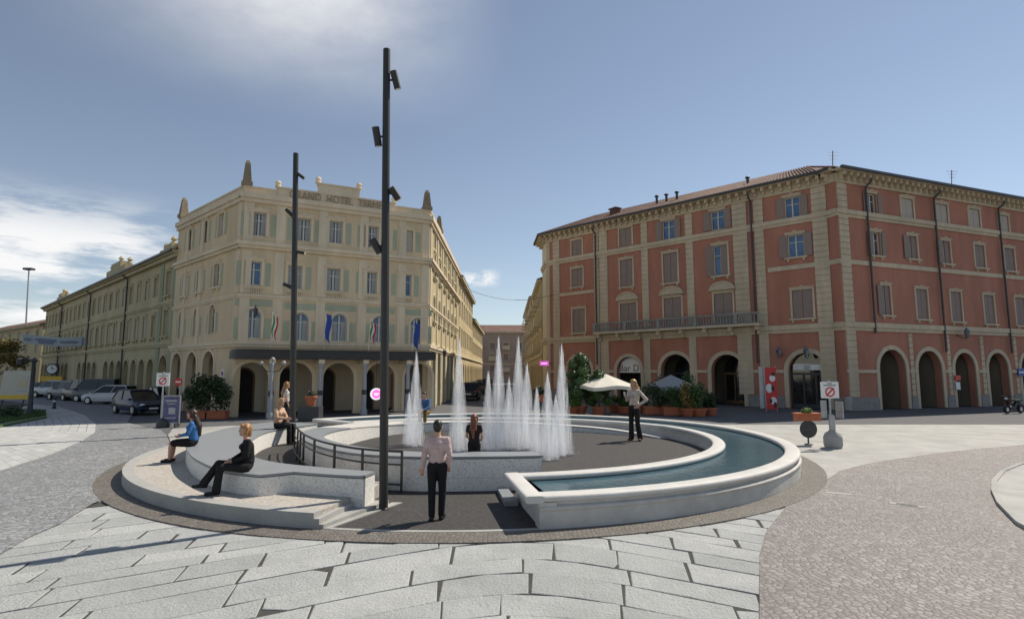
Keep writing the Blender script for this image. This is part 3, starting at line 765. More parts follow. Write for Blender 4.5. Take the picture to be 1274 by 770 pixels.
def win(bld, w, s, z, wd, h, style='casement', trim=None, arch=False, pane='pane', holes=None, ped=None, sill=True, green=None, depth=.17):
    """a window with its surround, glass, shutters or curtain; cuts its own opening into holes"""
    wd, h = q2(wd), q2(h); r = wd / 2
    if holes is not None:
        holes.append(arch_poly(s - r, s + r, z, z + h - r) if arch else rect_poly(s - r, s + r, z, z + h))
    loc = local_of(w, bld, s, z)
    trim = trim or M['hotel_trim']
    def outline(x0, x1, zz0, zz1, y0, y1, ar):
        pl = arch_poly(x0, x1, zz0, zz1 - (x1 - x0) / 2) if ar else rect_poly(x0, x1, zz0, zz1)
        return pl
    def mk_frame():
        b = MB(); f = .07
        outer = arch_poly(-r, r, 0, h - r) if arch else rect_poly(-r, r, 0, h)
        inner = arch_poly(-r + f, r - f, f, h - r) if arch else rect_poly(-r + f, r - f, f, h - f)
        n = len(outer)
        vs = [(x, depth - .04, zz) for x, zz in outer] + [(x, depth - .04, zz) for x, zz in inner] + [(x, depth + .04, zz) for x, zz in inner]
        b.add(vs, [(i, (i + 1) % n, (i + 1) % n + n, i + n) for i in range(n)] + [(i + n, (i + 1) % n + n, (i + 1) % n + 2 * n, i + 2 * n) for i in range(n)])
        b.box((0, depth, h / 2 - .05), (.09, .07, h - .14)); b.box((0, depth + .005, h * .66), (wd - .1, .05, .05))
        return mesh_of(b, 'window', M['frame'])
    def mk_pane():
        b = MB(); pl = arch_poly(-r, r, 0, h - r) if arch else rect_poly(-r, r, 0, h); n = len(pl)
        b.add([(x, depth + .03, zz) for x, zz in pl], [tuple(range(n))]); return mesh_of(b, 'pane', M[pane])
    o = put('window', cached(('f', wd, h, arch, depth), mk_frame), bld, loc, w.rz)
    put('pane', cached(('p', wd, h, arch, pane, depth), mk_pane), o)
    def mk_sur():
        b = MB(); t = .13
        if arch:
            ww = Wall((-r - 1, 0), (r + 1, 0)); archivolt(b, ww, 1, 1 + wd, 0, h - r, t, .05)
        else:
            for x in (-r - t / 2, r + t / 2): b.box((x, -.015, h / 2), (t, .07, h))
            b.box((0, -.02, h + t / 2), (wd + 2 * t, .08, t)); b.box((0, -.05, h + t + .04), (wd + 2 * t + .1, .14, .08))
            b.box((0, -.05, h + t + .12), (.24, .1, .1))
        return mesh_of(b, 'surround', trim)
    if style != 'bare': put('surround', cached(('s', wd, h, arch, trim.name), mk_sur), o)
    if sill:
        def mk_sill():
            b = MB(); b.box((0, -.08, -.06), (wd + .46, .2, .12))
            for x in (-r + .02, r - .02): b.box((x, -.06, -.2), (.14, .14, .18))
            return mesh_of(b, 'sill', trim)
        put('sill', cached(('sl', wd, trim.name), mk_sill), o)
    if style in ('closed', 'closed_pale'):
        def mk():
            b = MB()
            for k in (-1, 1): b.box((k * (r / 2), depth - .1, (h - .0) / 2), (r - .03, .05, h - .04))
            return mesh_of(b, 'shutter', M['shutter' if style == 'closed' else 'shutter_pale'])
        put('shutter', cached(('sc', wd, h, style), mk), o)
    if style in ('open', 'half'):
        def mk2():
            b = MB(); b.box((0, 0, h / 2), (r - .02, .045, h - .02)); return mesh_of(b, 'shutter', M['shutter'])
        me = cached(('so', wd, h), mk2)
        for k in (-1, 1):
            if style == 'half' and k == 1: put('shutter', me, o, (r / 2, depth - .09, 0)); continue
            put('shutter', me, o, (k * (r + r / 2 + .02), -.11, 0), k * .06)
    if style == 'curtain':
        def mk3():
            b = MB(); q = random.Random(int(wd * 100 + h * 10)); n = 12
            for x0, x1 in ((-r + .08, -.12), (.12, r - .08)):
                vs = []
                for i in range(n + 1):
                    x = lerp(x0, x1, i / n); y = depth + .02 - .012 * (i % 2); vs += [(x, y, .1), (x, y, h - (r if arch else .1))]
                b.add(vs, [(2 * i, 2 * i + 2, 2 * i + 3, 2 * i + 1) for i in range(n)])
            return mesh_of(b, 'curtain', M['curtain'])
        put('curtain', cached(('cu', wd, h, arch), mk3), o)
    if ped:
        def mk4():
            b = MB(); n = 12; rr = r + .28; vs = []
            for i in range(n + 1):
                a = math.pi * i / n; vs.append((rr * math.cos(a), .0, h + .28 + rr * .55 * math.sin(a)))
            for i in range(n + 1):
                a = math.pi * i / n; vs.append((rr * math.cos(a), -.2, h + .28 + rr * .55 * math.sin(a)))
            m = n + 1
            b.add(vs, [(i, i + 1, i + 1 + m, i + m) for i in range(n)] + [tuple(m + i for i in range(m)), (0, n, n + m, m)])
            ww = Wall((-rr - 1, -.2), (rr + 1, -.2)); archivolt(b, ww, 1 + .14, 1 + 2 * rr - .14, h + .3, h + .3, .12, .08, rr * .5, 12, False)
            b.box((0, -.14, h + .3), (2 * rr + .1, .3, .1))
            return mesh_of(b, 'pediment', trim)
        put('pediment', cached(('pd', wd, h), mk4), o)
    return o
def pilaster(bld, w, s0, s1, z0, z1, mat, d=.09, course=.42, gap=.055, groove=True):
    b = MB(); z = z0
    if not groove: b.wbox(w, s0, s1, -.03, d, z0, z1)
    else:
        b.wbox(w, s0 + .03, s1 - .03, -.03, d - .055, z0, z1)
        while z < z1 - .1:
            e = min(z + course, z1); b.wbox(w, s0, s1, -.02, d, z, e - gap); z = e
    return b.build('pilaster', mat, bld)
def band_(bld, w, s0, s1, z, h, d, mat, name='string_course', steps=2):
    b = MB()
    for k in range(steps):
        b.wbox(w, s0 - d * 0, s1, -.05, d * (1 - .4 * k), z + h * k / steps * 0 + (0 if k == 0 else -h * .45 * k), z + h if k == 0 else z - h * .45 * (k - 1) - .002)
    return b.build(name, mat, bld)
def pipe(bld, w, s, z0, z1, d=.16, top=None):
    b = MB(); pts = [w.pt(s, d, z0), w.pt(s, d, z1)]
    if top: pts += [w.pt(s, d, z1 + .25), w.pt(s + top[0] * .5, d + .4, z1 + .5), w.pt(s + top[0], d + top[1], z1 + .75)]
    b.tube(pts, .07, 8); z = z0 + 1
    while z < z1: b.tube([w.pt(s, d, z), w.pt(s, d, z + .06)], .09, 8); z += 2.2
    return b.build('downpipe', M['iron'], bld, True)
def brackets(bld, w, s0, s1, z, d, mat, step=.75, wd=.22, h=.35):
    b = MB(); n = max(1, int((s1 - s0) / step))
    for i in range(n):
        s = s0 + (i + .5) * (s1 - s0) / n; b.wbox(w, s - wd / 2, s + wd / 2, -.02, d * .9, z - h * .5, z); b.wbox(w, s - wd / 2 + .03, s + wd / 2 - .03, -.02, d * .5, z - h, z - h * .5 - .002)
    return b.build('bracket_row', mat, bld)

# ================================================================== GRAND HOTEL
HL, HR = (-16.0, 32.6), (-5.65, 37.9)
HLL = gz(223, 279, 13.2); HR2 = (-5.75, 60.0)
F, FL, FK = Wall(HL, HR), Wall(HLL, HL), Wall(HR, HR2)
hotel = thing('grand_hotel', 'beige four storey corner hotel with obelisks on its parapet and black canopy over white columns', 'hotel', (-12, 38, 0))
ZE = 13.2
zmid = F.zx(297, 304); zsill = F.zx(296, 367); zfirst = F.zx(300, 428, 0)
holes = []; green = Panels()
def green_pair(w, s, wd, z, h, gw=.30, gap=.22):
    for k in (-1, 1):
        c = s + k * (wd / 2 + gap + gw / 2); green.wbox(w, c - gw / 2, c + gw / 2, -.01, .012, z, z + h)
r4 = [(322, 279, 'curtain'), (378, 286, 'curtain'), (418, 289, 'curtain'), (463, 295, 'curtain'), (506, 300, 'closed_pale')]
for x, y, st_ in r4:
    s, zc = F.px(x, y); win(hotel, F, s, zc - .72, .86, 1.45, st_, holes=holes, sill=False); green_pair(F, s, .86, zc - .72, 1.4)
r3 = [(315.5, 340, 'casement'), (367, 345, 'curtain'), (415, 348, 'curtain'), (461, 352, 'curtain'), (504, 355, 'casement')]
for i, (x, y, st_) in enumerate(r3):
    s, zc = F.px(x, y); win(hotel, F, s, zc - .72, .84, 1.45, st_, holes=holes, sill=False, pane='pane_blue' if i in (0, 4) else 'pane'); green_pair(F, s, .84, zc - .72, 1.4)
    b = MB(); z0 = zc - .72 - .12
    b.wbox(F, s - .55, s + .55, -.02, .12, z0 - .06, z0); b.wbox(F, s - .55, s + .55, -.02, .1, z0 - .52, z0 - .45)
    for k in range(8): b.lathe([(.03, 0), (.05, .12), (.025, .25), (.035, .38)], F.pt(s - .43 + k * .123, .06, z0 - .44), 6)
    b.build('balustrade', M['hotel_trim'], hotel)
r2 = [(314, 403, 'casement'), (374, 407, 'casement'), (422, 408, 'casement'), (472, 410, 'casement'), (519, 412, 'casement')]
for x, y, st_ in r2:
    s, zc = F.px(x, y); win(hotel, F, s, zc - .85, .95, 1.75, 'curtain', arch=True, holes=holes, sill=False, pane='pane_blue')
    green.wbox(F, s - 1.0, s - .64, -.01, .012, zc - .85, zc + .35); green.wbox(F, s + .64, s + 1.0, -.01, .012, zc - .85, zc + .35)
    green.wbox(F, s - 1.0, s + 1.0, -.015, .008, zc + 1.05, zc + 1.45)
garch = []; av = Arches()
gc = [F.sx(x, 480) for x in (312, 368, 421, 473, 520)]
zs_ = F.zx(421, 470)
for s in gc:
    garch.append(arch_poly(s - .92, s + .92, 0, zs_, .92)); archivolt(av, F, s - .92, s + .92, 0.02, zs_, .2, .05)
facade(hotel, F, 0, F.L, 0, ZE, holes, M['hotel'], .35, garch)
av.build('archivolt', M['hotel_trim'], hotel)
bays = [0.35] + [(gc[i] + gc[i + 1]) / 2 for i in range(4)] + [F.L - .3]
for s in bays:
    for za, zb in ((zfirst + .2, zsill - .1), (zsill + .15, zmid - .3), (zmid + .2, ZE - .35)): pilaster(hotel, F, s - .27, s + .27, za, zb, M['hotel_trim'], .05, groove=False)
# left face
holes = []; garch = []; av = Arches()
for x, y in ((236, 299), (255.5, 289), (275.5, 280)):
    s, zc = FL.px(x, y); win(hotel, FL, s, zc - .72, .86, 1.45, 'curtain', holes=holes, sill=False); green_pair(FL, s, .86, zc - .72, 1.4)
for x, y in ((230, 356), (248.5, 350), (270, 343)):
    s, zc = FL.px(x, y); win(hotel, FL, s, zc - .72, .84, 1.45, 'casement', holes=holes, sill=True, trim=M['hotel_trim']); green_pair(FL, s, .84, zc - .72, 1.4)
for x, y in ((225.5, 404), (244, 401), (264, 397)):
    s, zc = FL.px(x, y); win(hotel, FL, s, zc - .9, .9, 1.8, 'casement', arch=True, holes=holes, sill=False); green.wbox(FL, s - .9, s - .62, -.01, .012, zc - .85, zc + .35); green.wbox(FL, s + .62, s + .9, -.01, .012, zc - .85, zc + .35)
for x in (218.5, 237, 258):
    s = FL.sx(x, 475); garch.append(arch_poly(s - .9, s + .9, 0, 2.95)); archivolt(av, FL, s - .9, s + .9, .02, 2.95, .2, .05)
facade(hotel, FL, 0, FL.L, 0, ZE, holes, M['hotel'], .35, garch)
av.build('archivolt', M['hotel_trim'], hotel)
for x in (246, 227, 292):
    s = FL.sx(x, 400)
    for za, zb in ((zfirst + .2, zsill - .1), (zsill + .15, zmid - .3), (zmid + .2, ZE - .35)): pilaster(hotel, FL, s - .25, s + .25, za, zb, M['hotel_trim'], .05, groove=False)
# street flank
holes = []; garch = []; av = Arches()
for i, y in enumerate([40.6, 43.6, 46.8, 50, 53.2, 56.4]):
    s = y - HR[1]
    win(hotel, FK, s, 9.4, .9, 1.7, 'casement', holes=holes, trim=M['yellow_trim']); win(hotel, FK, s, 11.6, .8, 1.1, 'casement', holes=holes, sill=False, trim=M['yellow_trim'])
    win(hotel, FK, s, 6.2, .95, 1.9, 'casement', arch=True, holes=holes, trim=M['yellow_trim'])
    garch.append(arch_poly(s - .95, s + .95, 0, 3.5)); archivolt(av, FK, s - .95, s + .95, .02, 3.5, .22, .06)
facade(hotel, FK, 0, FK.L, 0, ZE, holes, M['yellow'], .35, garch)
av.build('archivolt', M['yellow_trim'], hotel)
for s in (.5, 4.2, 7.3, 10.5, 13.7, 16.9, 20):
    pilaster(hotel, FK, s - .2, s + .2, .2, ZE - .4, M['yellow_trim'], .07, groove=False)
green.build('green_wall_panel', M['hotel_green'], hotel)
# cornices wrap the three walls
def wrap(bld, walls, z, h, d, mat, name):
    b = MB()
    for w in walls: b.wbox(w, -d * .9 if w is not walls[0] else 0, w.L + d * .0, -.08, d, z, z + h); b.wbox(w, -d * .5 if w is not walls[0] else 0, w.L, -.07, d * .6, z - h * .8, z - .003)
    return b.build(name, mat, bld)
wrap(hotel, [FL, F, FK], zmid, .22, .28, M['hotel_trim'], 'cornice'); wrap(hotel, [FL, F, FK], zsill - .05, .14, .12, M['hotel_trim'], 'string_course')
wrap(hotel, [FL, F, FK], zfirst, .2, .2, M['hotel_trim'], 'string_course'); wrap(hotel, [FL, F, FK], ZE - .3, .3, .26, M['hotel_trim'], 'eaves_cornice')
b = MB()
for w in (FL, F, FK): b.wbox(w, 0, w.L, -.38, .02, ZE, ZE + .34); b.wbox(w, 0, w.L, -.42, .08, ZE + .34, ZE + .44)
b.build('parapet', M['hotel_trim'], hotel)
b = MB()
sa, sb, sc_, sd_ = F.sx(346, 240), F.sx(396, 240), F.sx(447, 240), F.sx(491, 250)
zt1, zt2 = F.zx(346, 233), F.zx(396, 228)
b.wbox(F, sa, sd_, -.4, .12, ZE + .003, zt1 - .1); b.wbox(F, sa - .05, sd_ + .05, -.45, .18, zt1 - .1, zt1)
b.wbox(F, sb, sc_, -.4, .12, zt1 + .002, zt2 - .1); b.wbox(F, sb - .05, sc_ + .05, -.45, .18, zt2 - .1, zt2)
for s, z in ((sa, zt1), (sd_, zt1), (sb, zt2), (sc_, zt2)): b.lathe([(.17, 0), (.2, .1), (.14, .16), (.2, .3), (.12, .42), (.02, .46)], F.pt(s, -.15, z), 10)
attic = b.build('name_attic', M['hotel_trim'], hotel)
cu = bpy.data.curves.new('lettering', 'FONT'); cu.body = 'GRAND  HOTEL  TERME'; cu.size = .72; cu.extrude = .02; cu.align_x = 'CENTER'
cu.materials.append(plain('carved_letters', (.34, .26, .17), .8)); lo = bpy.data.objects.new('lettering', cu); COL.objects.link(lo); lo.parent = hotel
s_, z_ = F.px(419, 254); lp = local_of(F, hotel, s_, zt1 - .62, .24); lo.location = lp; lo.rotation_euler = (R(90), 0, F.rz); lo.scale = (.74, 1, 1)
def obelisk(w, s, h, d=-.15):
    b = MB(); b.box(w.pt(s, d, ZE + .44 + .12), (.62, .62, .24), w.rz)
    c = w.pt(s, d, ZE + .68); k = 4
    vs = []
    for r_, z in ((.25, 0), (.15, h - .2), (.08, h)):
        for a in range(4):
            an = w.rz + R(45 + 90 * a); vs.append((c[0] + r_ * 1.41 * math.cos(an), c[1] + r_ * 1.41 * math.sin(an), c[2] + z))
    b.add(vs, [(i * 4 + j, i * 4 + (j + 1) % 4, i * 4 + 4 + (j + 1) % 4, i * 4 + 4 + j) for i in range(2) for j in range(4)] + [(8, 9, 10, 11)])
    b.build('obelisk', M['hotel_obelisk'], hotel)
M['hotel_obelisk'] = plain('weathered_obelisk', (.27, .21, .14), .85, var=.25, scale=3)
obelisk(F, .15, 1.35); obelisk(F, F.L - .2, 1.2); obelisk(FL, .3, 1.25); obelisk(FK, 6.2, 1.1)
b = MB()
foot = [FL.pt(.1, -.4, 0)[:2], F.pt(.2, -.45, 0)[:2], FK.pt(.2, -.4, 0)[:2], FK.pt(FK.L, -.4, 0)[:2], (HLL[0] + 9, HLL[1] + 18)]
b.prism(foot, zfirst, ZE + .05); b.build('core', M['dark'], hotel)
foot2 = [FL.pt(.1, -3.2, 0)[:2], F.pt(1.9, -3.2, 0)[:2], F.pt(F.L - 2.2, -3.2, 0)[:2], FK.pt(4, -3.2, 0)[:2], FK.pt(FK.L, -3.2, 0)[:2], (HLL[0] + 9, HLL[1] + 18)]
b = MB(); b.prism(foot2, 0, zfirst); b.build('arcade_back_wall', M['arcade'], hotel)
Fb = Wall(F.pt(0, -3.2, 0)[:2], F.pt(F.L, -3.2, 0)[:2])
for i, s in enumerate(gc):
    b = MB(); pl = arch_poly(s - .3 - .55, s - .3 + .55, .02, 2.2); n = len(pl); b.add([Fb.pt(a, .03, c) for a, c in pl], [tuple(range(n))]); d_ = b.build('door', M['dark'], hotel)
    b = MB(); archivolt(b, Fb, s - .3 - .55, s - .3 + .55, .02, 2.2, .12, .06); b.build('door_frame', M['wood'], d_)
# portico: canopy, columns, beams
zc0, zc1 = F.zx(421, 447, 1.6), F.zx(421, 438, 1.6)
b = MB(); pl = []
for k in range(9): a = R(180 - k * 11.25); pl.append((.9 + 1.2 * math.cos(a), .4 + 1.5 * math.sin(a)))
pl += [(F.L - .1, 1.9), (F.L - .1, 0), (-.3, 0)]
b.prism([F.pt(s, d, 0)[:2] for s, d in pl], zc0, zc1); b.prism([F.pt(s * .99 + .06, d * .93, 0)[:2] for s, d in pl], zc1, zc1 + .1); b.build('canopy', M['black'], hotel)
for x in (337, 398, 453, 507):
    s = F.sx(x, 490, 1.5); b = MB(); c = F.pt(s, 1.5, 0)
    b.lathe([(.22, 0), (.22, .25), (.17, .32), (.145, .5), (.14, 1.2), (.14, 1.5), (.12, zc0 - .55), (.15, zc0 - .52), (.17, zc0 - .4), (.22, zc0 - .32), (.22, zc0 - .25)], c, 16)
    cl_ = b.build('column', M['column'] if 'column' in M else M.setdefault('column', plain('grey_white_column', (.38, .39, .40), .6, var=.08)), hotel, True)
    b = MB(); b.lathe([(.142, 1.21), (.15, 1.22), (.15, 1.49), (.142, 1.5)], c, 16); b.build('collar', M['iron'], cl_)
    b = MB(); b.wbox(F, s - .16, s + .16, .02, 1.85, zc0 - .25, zc0 - .02); b.build('beam', M['hotel_trim'], hotel)

# ================================================================== LONG LEFT WING
WN = (-23.9, 39.9); WF = (-64.5, 77.5)
LW = Wall(WF, WN); ZW = 11.3
wing = thing('long_arcaded_building', 'long pale yellow green building with arcade and dark downpipes running away from the hotel', 'building', (*LW.pt(LW.L / 2, 0, 0)[:2], 0))
holes = []; garch = []; av = Arches(); n = 22; stp = (LW.L - 4.2) / n
for i in range(n):
    s = (i + .5) * stp
    win(wing, LW, s, 8.35, .85, 1.5, 'closed_pale' if i % 3 else 'casement', holes=holes, trim=M['wing'], sill=False)
    win(wing, LW, s, 5.2, .9, 1.7, 'casement' if i % 4 == 1 else 'closed_pale', holes=holes, trim=M['wing'])
    if i not in (8, 9, 14): garch.append(arch_poly(s - .85, s + .85, 0, 2.7)); archivolt(av, LW, s - .85, s + .85, .02, 2.7, .18, .05)
sN = LW.L - 2.3
win(wing, LW, sN, 8.2, 1.0, 1.8, 'casement', holes=holes, trim=M['wing']); win(wing, LW, sN, 5.2, 1.0, 1.9, 'casement', holes=holes, trim=M['wing'])
garch.append(arch_poly(sN - .95, sN + .95, 0, 2.8)); archivolt(av, LW, sN - .95, sN + .95, .02, 2.8, .2, .05)
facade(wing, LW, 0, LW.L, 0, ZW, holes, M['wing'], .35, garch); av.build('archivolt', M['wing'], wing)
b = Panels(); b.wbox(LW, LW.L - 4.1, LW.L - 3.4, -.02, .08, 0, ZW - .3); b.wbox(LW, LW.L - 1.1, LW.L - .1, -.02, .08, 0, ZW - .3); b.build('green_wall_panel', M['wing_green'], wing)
wrap(wing, [LW], 7.6, .16, .14, M['wing'], 'string_course'); wrap(wing, [LW], 4.55, .2, .2, M['wing'], 'string_course')
b = MB(); b.wbox(LW, 0, LW.L, -.1, .55, ZW - .25, ZW); b.wbox(LW, 0, LW.L, -.1, .35, ZW - .5, ZW - .252); b.build('eaves_cornice', M['wing'], wing)
b = MB(); b.wbox(LW, 0, LW.L, .56, .7, ZW - .14, ZW + .02); b.build('gutter', M['iron'], wing)
b = MB()
A, B = LW.pt(0, .6, ZW), LW.pt(LW.L, .6, ZW); C_, D_ = LW.pt(LW.L, -4, ZW + 2), LW.pt(0, -4, ZW + 2); E_, G_ = LW.pt(LW.L, -8, ZW), LW.pt(0, -8, ZW)
b.add([A, B, C_, D_, E_, G_], [(0, 1, 2, 3), (3, 2, 4, 5), (1, 4, 2), (0, 3, 5)]); b.build('roof', M['roof'], wing)
for s in (LW.L - 13.3, LW.L - 27.5, LW.L - 43): pipe(wing, LW, s, .1, ZW - .9, .14, (.1, .3))
def pediment_block(s0, s1, h):
    b = MB(); b.wbox(LW, s0, s1, -.5, .3, ZW + .02, ZW + h * .6); b.wbox(LW, s0 + (s1 - s0) * .25, s1 - (s1 - s0) * .25, -.5, .3, ZW + h * .6, ZW + h)
    for s, z in ((s0 + .3, h * .6), ((s0 + s1) / 2, h), (s1 - .3, h * .6)): b.lathe([(.15, 0), (.22, .15), (.1, .3), (.24, .45), (.02, .7)], LW.pt(s, -.1, ZW + z), 8)
    b.build('roof_pediment', M['wing'], wing)
pediment_block(LW.L - 20.5, LW.L - 13.8, 1.3); pediment_block(LW.L - 3.9, LW.L - .2, .7); pediment_block(LW.L - 46, LW.L - 42, .9)
b = MB(); b.prism([LW.pt(0, -.4, 0)[:2], LW.pt(LW.L, -.4, 0)[:2], LW.pt(LW.L, -8, 0)[:2], LW.pt(0, -8, 0)[:2]], 4.5, ZW - .02); b.build('core', M['dark'], wing)
b = MB(); b.prism([LW.pt(0, -2.6, 0)[:2], LW.pt(LW.L, -2.6, 0)[:2], LW.pt(LW.L, -8, 0)[:2], LW.pt(0, -8, 0)[:2]], 0, 4.5); b.build('arcade_back_wall', M['arcade'], wing)
# further blocks closing the left road
def simple_block(name, label, w, h, dep, wallm, trimm, nx, rows, roofm=None, style='closed_pale', gnd=True, balc=False, pan='pane'):
    o = thing(name, label, 'building', (*w.pt(w.L / 2, -dep / 2, 0)[:2], 0))
    holes = []; g = []; st = w.L / nx
    for i in range(nx):
        s = (i + .5) * st
        for j, (z, ww, hh) in enumerate(rows): win(o, w, s, z, ww, hh, style if (i + j) % 3 else 'casement', holes=holes, trim=trimm, sill=False, pane=pan)
        if gnd: g.append(arch_poly(s - min(.9, st * .33), s + min(.9, st * .33), 0, 2.6))
    facade(o, w, 0, w.L, 0, h, holes, wallm, .35, g)
    b = MB(); b.wbox(w, 0, w.L, -.1, .45, h - .3, h); b.wbox(w, 0, w.L, -.05, .16, 4.2, 4.45); b.build('cornice', trimm, o)
    b = MB(); b.prism([w.pt(0, -.4, 0)[:2], w.pt(w.L, -.4, 0)[:2], w.pt(w.L, -dep, 0)[:2], w.pt(0, -dep, 0)[:2]], 0, h - .02); b.build('core', wallm, o)
    A, B = w.pt(-.2, .5, h), w.pt(w.L + .2, .5, h); C_, D_ = w.pt(w.L + .2, -dep / 2, h + dep * .2), w.pt(-.2, -dep / 2, h + dep * .2); E_, G_ = w.pt(w.L + .2, -dep, h), w.pt(-.2, -dep, h)
    b = MB(); b.add([A, B, C_, D_, E_, G_], [(0, 1, 2, 3), (3, 2, 4, 5), (1, 4, 2), (0, 3, 5)]); b.build('roof', roofm or M['roof'], o)
    if balc:
        for j, (z, ww, hh) in enumerate(rows):
            b = MB()
            for i in range(nx):
                s = (i + .5) * st
                if (i + j) % 2 == 0: b.wbox(w, s - .9, s + .9, -.02, .8, z - .15, z - .03); b.wbox(w, s - .9, s + .9, .74, .8, z - .02, z + .85)
            b.build('balcony', trimm, o)
    return o
simple_block('ochre_building', 'low ochre building with red roof at the far end of the left road', Wall((-100, 104), (-66, 79)), 9.3, 10, M['yellow'], M['wing'], 9, [(5.2, 1, 1.6), (7.2, .9, 1.2)])
simple_block('brick_building', 'dull red building at the far left edge behind the yellow tree', Wall((-135, 80), (-99, 103)), 8.5, 10, M['farred'], M['wing'], 8, [(4.6, 1, 1.6), (6.6, .9, 1.2)])
# street on the right of the hotel
simple_block('yellow_street_building', 'sunlit yellow building with arches next to the hotel in the side street', Wall((-5.75, 60.2), (-5.9, 84)), 12.9, 8, M['yellow'], M['yellow_trim'], 8, [(5.4, .9, 1.8), (8.6, .9, 1.7), (11, .8, 1.1)])
simple_block('low_yellow_street_building', 'lower yellow building further down the side street on its left', Wall((-5.9, 84.2), (-6.1, 116)), 10.4, 8, M['yellow'], M['yellow_trim'], 11, [(5.2, .9, 1.6), (7.9, .9, 1.5)])
simple_block('street_end_apartments', 'brown apartment block with balconies closing the end of the side street', Wall((-22, 132), (16, 133)), 11.9, 10, M['farred'], M['arcade'], 12, [(2.6, 1.2, 1.5), (5.2, 1.2, 1.5), (7.8, 1.2, 1.5)], style='closed', gnd=False, balc=True)
simple_block('narrow_yellow_building', 'narrow sunlit yellow building with balconies on the right of the side street', Wall((3.0, 84), (3.2, 60.6)), 12.6, 8, M['yellow'], M['yellow_trim'], 8, [(4.9, .9, 1.8), (7.6, .9, 1.7), (10.2, .9, 1.5)], balc=True)
simple_block('far_yellow_building', 'taller yellow building with balconies beyond the narrow one in the side street', Wall((2.7, 116), (3.0, 84.2)), 13.8, 8, M['yellow'], M['yellow_trim'], 10, [(5.2, .9, 1.8), (8.2, .9, 1.7), (11.2, .9, 1.5)], balc=True)

# ================================================================== RED CORNER BUILDING
K = (22.7, 37.9); RL = (3.5, 56.4)
F0 = Wall(RL, K); SR = Wall(K, (42.4, 45.4))
k1 = F0.sx(1036.5, 400); RF = Wall(RL, F0.pt(k1, 0, 0)[:2]); k2 = SR.sx(1049, 400)
RS = Wall(SR.pt(k2, 0, 0)[:2], SR.pt(SR.L + 12, 0, 0)[:2]); CH = Wall(F0.pt(k1, 0, 0)[:2], SR.pt(k2, 0, 0)[:2]); RK = Wall((3.3, 60.4), RL)
red = thing('red_corner_building', 'four storey red corner building with cream striped pilasters stone balcony and tiled roof', 'building', (22, 48, 0))
ZR = RF.zx(1030, 217); zb3 = RF.zx(1000, 272); zb2 = RF.zx(985, 333); zb1 = RF.zx(985, 408); zsp = RF.zx(1000, 455)
T = M['red_trim']
holes = []; garch = []; av = Arches()
def wpx(w, x0, x1, y0, y1):
    xm = (x0 + x1) / 2; s0, zt = w.px(x0, y0); s1, zb = w.px(x1, y1); s, zt = w.px(xm, y0); _, zb = w.px(xm, y1); return s, zb, s1 - s0, zt - zb
for x0, x1, y0, y1, st_, pn in ((711, 724, 299, 319, 'closed', 'pane'), (770, 786, 284, 306, 'closed', 'pane'), (823, 839, 274, 298, 'open', 'pane_blue'), (883, 901, 262, 286, 'open', 'pane_blue'), (974, 995, 245, 272, 'open', 'pane_blue')):
    s, z, ww, hh = wpx(RF, x0, x1, y0, y1); win(red, RF, s, z, ww, hh, st_, T, pane=pn, holes=holes, sill=False)
for x0, x1, y0, y1, st_, pn in ((711, 725, 334, 357, 'closed', 'pane'), (771, 787, 323, 357, 'closed', 'pane'), (824, 843, 315, 352, 'closed', 'pane'), (886, 905, 305, 343, 'half', 'pane_blue'), (978, 1000, 292, 320, 'open', 'pane_blue')):
    s, z, ww, hh = wpx(RF, x0, x1, y0, y1); win(red, RF, s, z, ww, hh, st_, T, pane=pn, holes=holes)
for x0, x1, y0, y1, pd in ((712, 728, 384, 414, None), (771, 792, 377, 409, 1), (825, 848, 370, 405, 1), (887, 912, 365, 402, 1), (984, 1011, 360, 396, None)):
    s, z, ww, hh = wpx(RF, x0, x1, y0, y1); win(red, RF, s, z, ww, hh, 'closed', T, holes=holes, ped=pd, sill=pd is None)
farch = []
for x0, x1 in ((707, 736), (768, 798), (823, 861), (886, 926), (982, 1031)):
    sa, sb = RF.sx(x0, 480), RF.sx(x1, 480); farch.append((sa, sb)); r_ = (sb - sa) / 2
    rise = min(r_, 2.2); garch.append(arch_poly(sa, sb, 0, zsp - .35, rise)); archivolt(av, RF, sa, sb, .02, zsp - .35, .3, .08, rise)
facade(red, RF, 0, RF.L, 0, ZR, holes, M['red'], .5, garch)
facade(red, CH, 0, CH.L, 0, ZR, [], M['red'], .5)
# side wall
holes = []; garch = []
for x0, x1, y0, y1, st_ in ((1077, 1090, 241, 268, 'open'), (1119, 1136, 247, 274, 'closed_pale'), (1162, 1179, 254, 281, 'closed_pale'), (1203, 1219, 260, 287, 'closed_pale'), (1240, 1255, 268, 294, 'closed_pale')):
    s, z, ww, hh = wpx(RS, x0, x1, y0, y1); win(red, RS, s, z, ww, hh, st_, T, holes=holes, sill=False)
for x0, x1, y0, y1, st_ in ((1082, 1095, 289, 318, 'open'), (1127, 1141, 294, 322, 'half'), (1169, 1182, 300, 328, 'half'), (1210, 1225, 305, 333, 'closed'), (1247, 1262, 309, 337, 'closed')):
    s, z, ww, hh = wpx(RS, x0, x1, y0, y1); win(red, RS, s, z, ww, hh, st_, T, holes=holes)
for x0, x1, y0, y1, st_ in ((1094, 1108, 355, 392, 'half'), (1137, 1154, 360, 397, 'closed'), (1180, 1196, 363, 400, 'closed'), (1221, 1237, 367, 403, 'closed'), (1260, 1276, 370, 405, 'closed')):
    s, z, ww, hh = wpx(RS, x0, x1, y0, y1); win(red, RS, s, z, ww, hh, st_, T, holes=holes)
sarch = []
